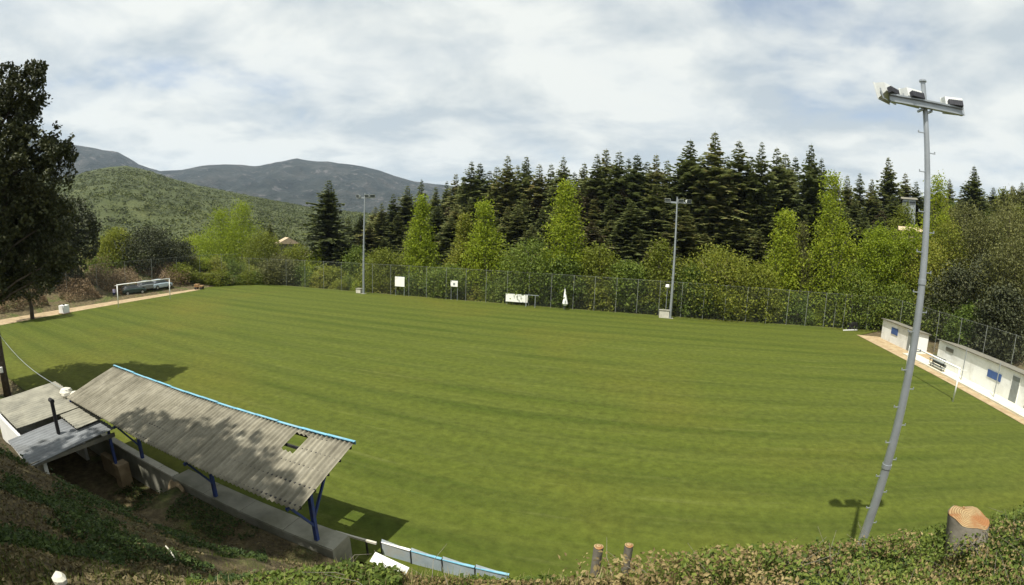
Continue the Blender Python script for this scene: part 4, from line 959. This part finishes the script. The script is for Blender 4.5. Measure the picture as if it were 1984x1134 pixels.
# ------------------------------------------------------------------ person beside the left goal
def person():
    x, y = ground(222, 580)
    me = bpy.data.meshes.new('person')
    J = {'pelvis':(0,0,0.93,0.13),'waist':(0,0,1.08,0.115),'chest':(0,0.01,1.32,0.145),'neck':(0,0.0,1.47,0.055),'head0':(0,-0.01,1.56,0.075),'head1':(0,-0.015,1.66,0.09),'head2':(0,-0.01,1.73,0.055),
         'hl':(-0.10,0,0.88,0.09),'kl':(-0.12,-0.03,0.48,0.06),'al':(-0.13,0.02,0.09,0.042),'tl':(-0.14,-0.15,0.04,0.035),
         'hr':(0.10,0,0.88,0.09),'kr':(0.12,-0.02,0.48,0.06),'ar':(0.13,0.03,0.09,0.042),'tr':(0.15,-0.14,0.04,0.035),
         'sl':(-0.19,0,1.40,0.06),'el':(-0.26,0.03,1.12,0.042),'wl':(-0.27,-0.06,0.90,0.03),'fl':(-0.27,-0.09,0.80,0.028),
         'sr':(0.19,0,1.40,0.06),'er':(0.27,0.03,1.12,0.042),'wr':(0.22,-0.12,0.95,0.03),'fr':(0.18,-0.18,0.88,0.028)}
    E_ = [('pelvis','waist'),('waist','chest'),('chest','neck'),('neck','head0'),('head0','head1'),('head1','head2'),('pelvis','hl'),('hl','kl'),('kl','al'),('al','tl'),('pelvis','hr'),('hr','kr'),('kr','ar'),('ar','tr'),
          ('chest','sl'),('sl','el'),('el','wl'),('wl','fl'),('chest','sr'),('sr','er'),('er','wr'),('wr','fr')]
    names = list(J); me.from_pydata([J[k][:3] for k in names], [(names.index(a), names.index(b)) for a, b in E_], [])
    o = bpy.data.objects.new('person', me); link(o)
    md = o.modifiers.new('skin', 'SKIN'); sv = me.skin_vertices[0].data
    for i, k in enumerate(names): sv[i].radius = (J[k][3], J[k][3]*0.85)
    sv[0].use_root = True
    o.modifiers.new('sub', 'SUBSURF').levels = 1; o.modifiers['sub'].render_levels = 2
    t = NT('person_skin_and_clothes'); v = t.coord('Object'); sp = t.N.new('ShaderNodeSeparateXYZ'); t.L.new(v, sp.inputs[0])
    c = t.ramp(t.math('DIVIDE', sp.outputs['Z'], 1.8), [(0.0,(0.02,0.02,0.02)),(0.045,(0.03,0.03,0.10)),(0.51,(0.04,0.04,0.16)),(0.53,(0.42,0.40,0.55)),(0.81,(0.50,0.48,0.62)),(0.825,(0.42,0.26,0.18)),(0.94,(0.42,0.26,0.18))])
    for el in t.N:
        if el.type == 'VALTORGB': el.color_ramp.interpolation = 'CONSTANT'
    t.color(c); me.materials.append(t.m)
    o.location = (x, y, 0.02); o.rotation_euler = (0,0,0.9)
    tag(o, 'person in pale top and dark blue trousers standing by the left goal', 'person')
    hm = MB(); n = 12; V = []
    for i in range(5):
        ph = PI*0.62*i/4
        for k_ in range(n): a = 2*PI*k_/n; V.append((0.105*math.sin(ph)*math.cos(a), 0.01+0.11*math.sin(ph)*math.sin(a), 1.655+0.125*math.cos(ph)))
    hm.add(V, [(i*n+k_, (i+1)*n+k_, (i+1)*n+(k_+1) % n, i*n+(k_+1) % n) for i in range(4) for k_ in range(n)]); hm.build('hair', M['black'], o)
person()

# ------------------------------------------------------------------ houses in the woods
def house(px, py, Rd, w, d, h_, rz, wallm, roofm, label, rh=1.6, wins=2, zoff=None):
    p = atR(px, py, Rd); zb = p.z - h_
    e = empty('house', (p.x, p.y, zb), rz, label, 'house')
    m_ = MB(); m_.box(-w/2,w/2,-d/2,d/2,-3.5,h_); m_.build('wall', wallm, e)
    m_ = MB(); ow = 0.4; V = [(-w/2-ow,-d/2-ow,h_+0.003),(w/2+ow,-d/2-ow,h_+0.003),(w/2+ow,d/2+ow,h_+0.003),(-w/2-ow,d/2+ow,h_+0.003),(-w/2-ow,0,h_+rh),(w/2+ow,0,h_+rh)]
    m_.add(V, [(0,1,5,4),(2,3,4,5),(0,4,3),(1,2,5),(3,2,1,0)]); m_.build('roof', roofm, e)
    for k_ in range(wins):
        x = (-w/2)+w*(k_+0.5)/wins; m_ = MB(); m_.box(x-0.55,x+0.55,-d/2-0.05,-d/2-0.003,h_*0.45,h_*0.78); m_.build('window', M['lamp_glass'], e)
    return e
M['tile'] = dirty('pale_roof_tiles', (0.42,0.33,0.22), 0.2, 3, 0.9, dirt_amt=0.3, bump=0.3)
M['ochre'] = dirty('ochre_render', (0.46,0.38,0.24), 0.1, 2, 0.9, dirt_amt=0.2, bump=0.1)
house(556, 472, 120, 7.5, 5, 2.6, -0.72, M['tar'], M['tile'], 'house with a pale tiled roof half hidden in the trees left of centre', 1.5)
house(1761, 388, 100, 2.5, 2.4, 1.7, -0.45, M['galv'], M['tar'], 'small grey house with two dark windows high among the trees', 0.5, 2)
house(1765, 449, 84, 3.6, 3, 3.2, -0.45, M['ochre'], M['tile'], 'ochre house between the trees left of the near mast', 0.7, 2)

# ------------------------------------------------------------------ stumps on the bank
def stump(name, px, py, Rd, rad, h_, label, lean=(0,0), cut_tilt=0.0, notch=False, foot=None):
    p = atR(px, py, Rd); zt = p.z
    if foot: q = atR(*foot); h_ = zt-q.z; c4, s4 = math.cos(-0.4), math.sin(-0.4); dx, dy = p.x-q.x, p.y-q.y; lean = (c4*dx-s4*dy, s4*dx+c4*dy); p = q
    e = empty(name, (p.x, p.y, zt-h_), 0.4, label, 'tree stump')
    m_ = MB(); n = 28; V = []; rr = random.Random(int(px)); pr2 = [1+0.05*math.sin(3*2*PI*k_/n+1)+0.03*rr.random() for k_ in range(n)]
    lv = 9
    for i in range(lv):
        t = i/(lv-1)
        for k_ in range(n):
            a = 2*PI*k_/n; R_ = rad*pr2[k_]*(1.22-0.22*min(1, t*1.6))*(1+0.02*rr.random())
            z = -0.5+(h_+0.5)*t + (cut_tilt*R_*math.sin(a) if i == lv-1 else 0)
            if notch and i == lv-1: z += 0.012*math.sin(5*a)
            V.append((R_*math.cos(a)+lean[0]*t, R_*math.sin(a)+lean[1]*t, z))
    m_.add(V, [(i*n+k_, i*n+(k_+1) % n, (i+1)*n+(k_+1) % n, (i+1)*n+k_) for i in range(lv-1) for k_ in range(n)])
    m_.build('trunk', M['bark_pale'], e, smooth=True)
    m_ = MB(); W = [(v[0]*0.985, v[1]*0.985, v[2]+0.004) for v in V[-n:]]; cx, cy = lean
    inner = [(cx+(w[0]-cx)*0.5, cy+(w[1]-cy)*0.5, h_+0.012+(0.02 if notch and w[1] > cy else 0)) for w in W]
    m_.add(W+inner+[(cx, cy, h_+0.018)], [(k_, (k_+1) % n, n+(k_+1) % n, n+k_) for k_ in range(n)] + [(n+k_, n+(k_+1) % n, 2*n) for k_ in range(n)])
    c_ = m_.build('cut_face', M['cutwood'], e); c_.data.transform(Matrix.Translation((-cx, -cy, -h_))); c_.location = (cx, cy, h_)
    if notch:
        m_ = MB(); m_.tube([(cx+0.02,cy+0.1,h_+0.0),(cx+0.02,cy+0.1,h_+0.05)], [0.028,0.008], 8); m_.build('splinter', M['cutwood'], e)
    return e
stump('tree_stump', 1878, 1002, 4.5, 0.20, 0.75, 'thick sawn tree stump with an orange cut face on the bank at the right', cut_tilt=0.02, notch=True, foot=(1893, 1130, 4.25))
stump('tree_stump', 1160, 1060, 3.0, 0.036, 0.75, 'left one of two thin sawn saplings on the bank crest')
stump('tree_stump', 1228, 1056, 3.15, 0.034, 0.75, 'right one of two thin sawn saplings on the bank crest, slightly leaning', lean=(-0.04,0))

p = ray(115, 1122); q = next((r_ for r_ in [2+0.05*i for i in range(300)] if CH + p.z/math.hypot(p.x, p.y)*r_ <= hgt(p.x/math.hypot(p.x, p.y)*r_, p.y/math.hypot(p.x, p.y)*r_)+0.12), 6)
p = atR(115, 1122, q); mb = MB(); V = []
for i in range(6):
    for k_ in range(9): a = 2*PI*k_/9; ph = PI*i/5; V.append((0.085*math.sin(ph)*math.cos(a)*(1+0.2*math.sin(3*a)), 0.06*math.sin(ph)*math.sin(a), 0.05*math.cos(ph)))
mb.add(V, [(i*9+k_, (i+1)*9+k_, (i+1)*9+(k_+1) % 9, i*9+(k_+1) % 9) for i in range(5) for k_ in range(9)])
simple('stone', mb, M['concrete_light'], 'pale stone on the dark left slope near the bottom corner', 'stone').location = p
p = ray(332, 1073); q = next((r_ for r_ in [2+0.05*i for i in range(300)] if CH + p.z/math.hypot(p.x, p.y)*r_ <= hgt(p.x/math.hypot(p.x, p.y)*r_, p.y/math.hypot(p.x, p.y)*r_)+0.12), 6)
p = atR(332, 1073, q); mb = MB(); mb.tube([(-0.22,0.05,0.03),(0,0,0.05),(0.24,-0.08,0.02)], 0.014, 8)
simple('pipe_piece', mb, M['concrete_light'], 'short pale piece of pipe lying on the left slope', 'pipe').location = p
# ------------------------------------------------------------------ ground cover on the bank
STUMPS = [(44.6, 1.9, 4.0), (-1.95, 0.55, 2.9), (3.0, 0.55, 3.0)]
def polar_pts(r, n, az0, az1, r0, r1, clump=None, cl=0.5, seed=0.0, p=1.0):
    out = []
    tries = 0
    while len(out) < n and tries < n*12:
        tries += 1
        azd = az0+(az1-az0)*r.random()
        if az0 in (-8, 4, 22) and azd < 30 and r.random() > (azd-az0)/(30-az0): continue
        if az1 in (24, 26, 30) and azd > 10 and r.random() > (az1-azd)/(az1-10): continue
        az = math.radians(azd); rr = r0*(r1/r0)**(r.random()**p); x, y = rr*math.sin(az), rr*math.cos(az)
        if clump is not None and mn.fractal(Vector((x*clump, y*clump, seed)), 0.8, 2.0, 3) < cl: continue
        yc, zc, z0, yf, lv = lerp_tab(x, BANK)
        if y > yf+0.3 and y > (8.5 if x < -4 else 10.2): continue
        if y > 8.6 : continue
        if any(abs(math.degrees(az)-sa) < sw and sr-0.35 < rr < sr for sa, sw, sr in STUMPS): continue
        if x < -18.3 and x > -25.7 and y > 4.2: continue
        out.append((x, y, hgt(x, y), rr))
    return np.array(out)
def carpet(name, n, az0, az1, r0, r1, size, lift, mat, label, clump, cl, seed, aspect=0.6, up=0.4, p=1.0, grow=0.02):
    r = np.random.default_rng(int(seed*10)+3); P = polar_pts(r, n, az0, az1, r0, r1, clump, cl, seed, p)
    if not len(P): return
    C = P[:, :3].copy(); C[:, 2] += 0.01 + lift*r.random(len(C))**1.6
    sz = size*(1+grow*P[:, 3])
    mb = MB(); q = []
    nrm = r.normal(size=(len(C), 3)); nrm[:, 2] = np.abs(nrm[:, 2])+up; nrm /= np.linalg.norm(nrm, axis=1)[:, None]
    t = r.normal(size=(len(C), 3)); u = np.cross(nrm, t); u /= np.linalg.norm(u, axis=1)[:, None]; w = np.cross(nrm, u); s = (sz*(0.5+r.random(len(C))))[:, None]
    mb.addq(np.stack([C-u*s, C-w*s*aspect+nrm*s*0.2, C+u*s, C+w*s*aspect+nrm*s*0.2], 1)); return tag(mb.build(name, mat), label, name.replace('_', ' '), kind='stuff')
def blades(name, n, az0, az1, r0, r1, ht, mat, label, clump, cl, seed, wd=0.004, grow=0.05):
    r = np.random.default_rng(int(seed*10)+5); P = polar_pts(r, n, az0, az1, r0, r1, clump, cl, seed); C = P[:, :3]
    n = len(C); a = r.random(n)*2*PI; lean = (0.15+0.5*r.random(n)); H_ = ht*(0.4+0.9*r.random(n)); W_ = wd*(1+grow*10*P[:, 3]/3)
    dx = np.stack([np.cos(a), np.sin(a), np.zeros(n)], 1); sx = np.stack([-np.sin(a), np.cos(a), np.zeros(n)], 1); z = np.array([0, 0, 1.0])
    b0 = C - sx*W_[:, None]; b1 = C + sx*W_[:, None]; top = C + dx*(lean*H_)[:, None] + z*H_[:, None]
    mb = MB(); mb.addq(np.stack([b0, b1, top+sx*W_[:, None]*0.15, top-sx*W_[:, None]*0.15], 1)); return tag(mb.build(name, mat), label, name.replace('_', ' '), kind='stuff')
M['litter'] = leafmat('dry_leaf_litter', [(0.1,(0.06,0.042,0.018)),(0.4,(0.15,0.11,0.045)),(0.7,(0.26,0.205,0.085)),(1.0,(0.42,0.35,0.17))], 0.2, 1.5, 0)
M['litter_dark'] = leafmat('brown_leaf_litter', [(0.1,(0.035,0.027,0.012)),(0.4,(0.080,0.062,0.027)),(0.7,(0.145,0.115,0.05)),(1.0,(0.24,0.20,0.10))], 0.15, 1.5, 0)
M['weed'] = leafmat('weed_leaves', [(0.1,(0.04,0.065,0.012)),(0.45,(0.09,0.13,0.02)),(0.75,(0.17,0.21,0.035)),(1.0,(0.28,0.29,0.08))], 0.35, 1.2, 0)
M['weed_dark'] = leafmat('dark_ivy_leaves', [(0.1,(0.015,0.028,0.008)),(0.45,(0.035,0.06,0.014)),(0.75,(0.07,0.105,0.022)),(1.0,(0.12,0.15,0.04))], 0.3, 1.2, 0)
M['straw'] = leafmat('straw_blades', [(0.1,(0.22,0.17,0.08)),(0.5,(0.38,0.31,0.16)),(1.0,(0.52,0.45,0.27))], 0.3, 1.2, 0)
carpet('leaf_litter', 60000, -52, 30, 1.3, 6.5, 0.013, 0.04, M['litter'], 'pale dry leaf litter on the crest of the bank', 0.9, -0.5, 1.1, grow=0.10)
carpet('brown_litter', 34000, -92, -42, 2.2, 24, 0.022, 0.06, M['litter_dark'], 'brown fallen leaves on the shaded left slope', 0.5, -0.4, 2.3, p=0.8, grow=0.05)
carpet('ivy', 26000, -92, -50, 3.4, 22, 0.026, 0.16, M['weed_dark'], 'dark ivy and weeds on the shaded left slope', 0.55, 0.10, 3.1, p=0.75, grow=0.05)
carpet('weeds', 20000, -62, 24, 2.1, 6.5, 0.017, 0.10, M['weed'], 'green weeds scattered along the crest of the bank', 1.3, 0.16, 4.2, grow=0.08)
carpet('hedge_leaves', 52000, 4, 60, 1.7, 6.2, 0.013, 0.26, M['weed'], 'yellow-green hedge-like undergrowth on the right bank', 0.9, -0.30, 5.5, grow=0.08)
carpet('hedge_litter', 38000, -8, 60, 1.7, 6.2, 0.013, 0.26, M['litter'], 'dry pale leaves caught in the right bank undergrowth', 1.3, -0.15, 6.1, grow=0.08)
carpet('dark_undergrowth', 20000, 22, 60, 1.7, 5.2, 0.020, 0.17, M['weed_dark'], 'dark leaves deep in the right bank undergrowth', 1.0, -0.25, 7.7, grow=0.06)
blades('dry_grass', 9000, -60, 58, 1.7, 7, 0.10, M['straw'], 'dry straw-coloured grass blades on the bank crest', 0.9, -0.1, 8.8, wd=0.0022)
blades('stalks', 7000, 5, 60, 1.9, 6, 0.16, M['weed'], 'thin upright stalks in the right bank undergrowth', 0.9, -0.2, 9.9, wd=0.002)
blades('green_grass', 32000, -90, 30, 1.8, 12, 0.09, M['weed'], 'fresh grass blades in tufts on the bank', 0.8, -0.1, 9.4, wd=0.0022)
def twigs():
    r = random.Random(12); mb = MB()
    for _ in range(330):
        az = math.radians(r.uniform(16, 58) if r.random() < 0.75 else r.uniform(-60, 16)); rr = r.uniform(1.8, 5.2); x, y = rr*math.sin(az), rr*math.cos(az); z = hgt(x, y)
        up = r.uniform(0.03, 0.28) if az > 0.28 else r.uniform(0.02, 0.12); L_ = r.uniform(0.15, 0.5); a = r.uniform(0, 2*PI)
        p0 = Vector((x, y, z)); p2 = p0+Vector((math.cos(a)*L_, math.sin(a)*L_, up)); p1 = p0.lerp(p2, 0.5)+Vector((r.uniform(-.04,.04), r.uniform(-.04,.04), r.uniform(0,.05)))
        mb.tube([p0, p1, p2], [0.0028, 0.0022, 0.001], 4, cap=False)
    return tag(mb.build('twigs', M['bark_pale']), 'thin cut twigs lying in the bank undergrowth', 'twigs', kind='stuff')
twigs()
# ------------------------------------------------------------------ labels that single out each repeat by what it stands beside
MARKS = [(400,'the corner clump'),(470,'the tall corner trees'),(545,'the pale roofed house'),(640,'the lone spruce'),(705,'the far left mast'),(775,'the white square board'),(815,'the narrow poplar'),(880,'the small white board'),(945,'the twin poplars'),
         (1001,'the white banner'),(1102,'the white parasol'),(1165,'the olive bushy tree'),(1225,'the low bush tree'),(1300,'the far right mast'),(1390,'the broad yellow-green tree'),(1470,'the low yellow-green tree'),(1520,'the pointed poplar'),(1562,'the bare tree'),
         (1625,'the tallest poplar'),(1705,'the round bright tree'),(1760,'the ochre house'),(1800,'the near mast'),(1862,'the tall brown-green tree'),(1888,'the hillside conifer'),(1945,'the pale brown tree'),(1984,'the right picture edge')]
MAZ = [(azel(px, 560)[0], t) for px, t in MARKS]
ORD = ['first','second','third','fourth','fifth','sixth','seventh','eighth','ninth','tenth','eleventh','twelfth','thirteenth','fourteenth','fifteenth','sixteenth','seventeenth','eighteenth','nineteenth','twentieth']
def single_out():
    by = {}
    for o in scene.objects:
        if o.parent is None and 'group' in o and 'label' in o: by.setdefault((o['group'], o['label']), []).append(o)
    short = {'dark spruce on the crest of the far forest edge':'skyline spruce by', 'dark spruce in the inner rows of the far forest':'inner dark forest spruce by', 'browning spruce inside the far forest':'browning forest spruce by',
             'leafy bush in the undergrowth right behind the far fence':'bush behind the fence by', 'budding tree in the wood on the right hillside':'hillside wood tree by', 'small dark conifer on the wooded hillside skyline at the right':'small hillside skyline conifer by',
             'low dark conifer at the left foot of the forest':'low conifer at the forest foot by', 'leafy bush at the far left corner behind the fence':'far corner bush by'}
    for (g, lab), L in by.items():
        if len(L) < 2 or lab not in short: continue
        cl = {}
        for o in L:
            az = math.degrees(math.atan2(o.location.x, o.location.y)); m = min(MAZ, key=lambda q: abs(q[0]-az))[1]; cl.setdefault(m, []).append((az, o))
        for m, A in cl.items():
            A.sort(key=lambda q: q[0])
            for i, (az, o) in enumerate(A):
                o['label'] = short[lab]+' '+m+('' if len(A) == 1 else (', left one of two' if i == 0 else ', right one of two') if len(A) == 2 else ', %s of %d from left' % (ORD[min(i, 19)], len(A)))
single_out()
# ------------------------------------------------------------------ haze
def haze():
    mb = MB(); mb.box(-3900, 3900, -700, 3900, -60, 620)
    t = NT('haze_air'); t.N.remove(t.b)
    v = t.N.new('ShaderNodeVolumePrincipled'); v.inputs['Color'].default_value = (0.62,0.78,1.0,1); v.inputs['Density'].default_value = 0.000075; v.inputs['Anisotropy'].default_value = 0.2
    t.L.new(v.outputs[0], t.out.inputs['Volume']); return tag(mb.build('haze', t.m), 'pale blue air haze over the whole valley', 'haze', kind='stuff')
haze()
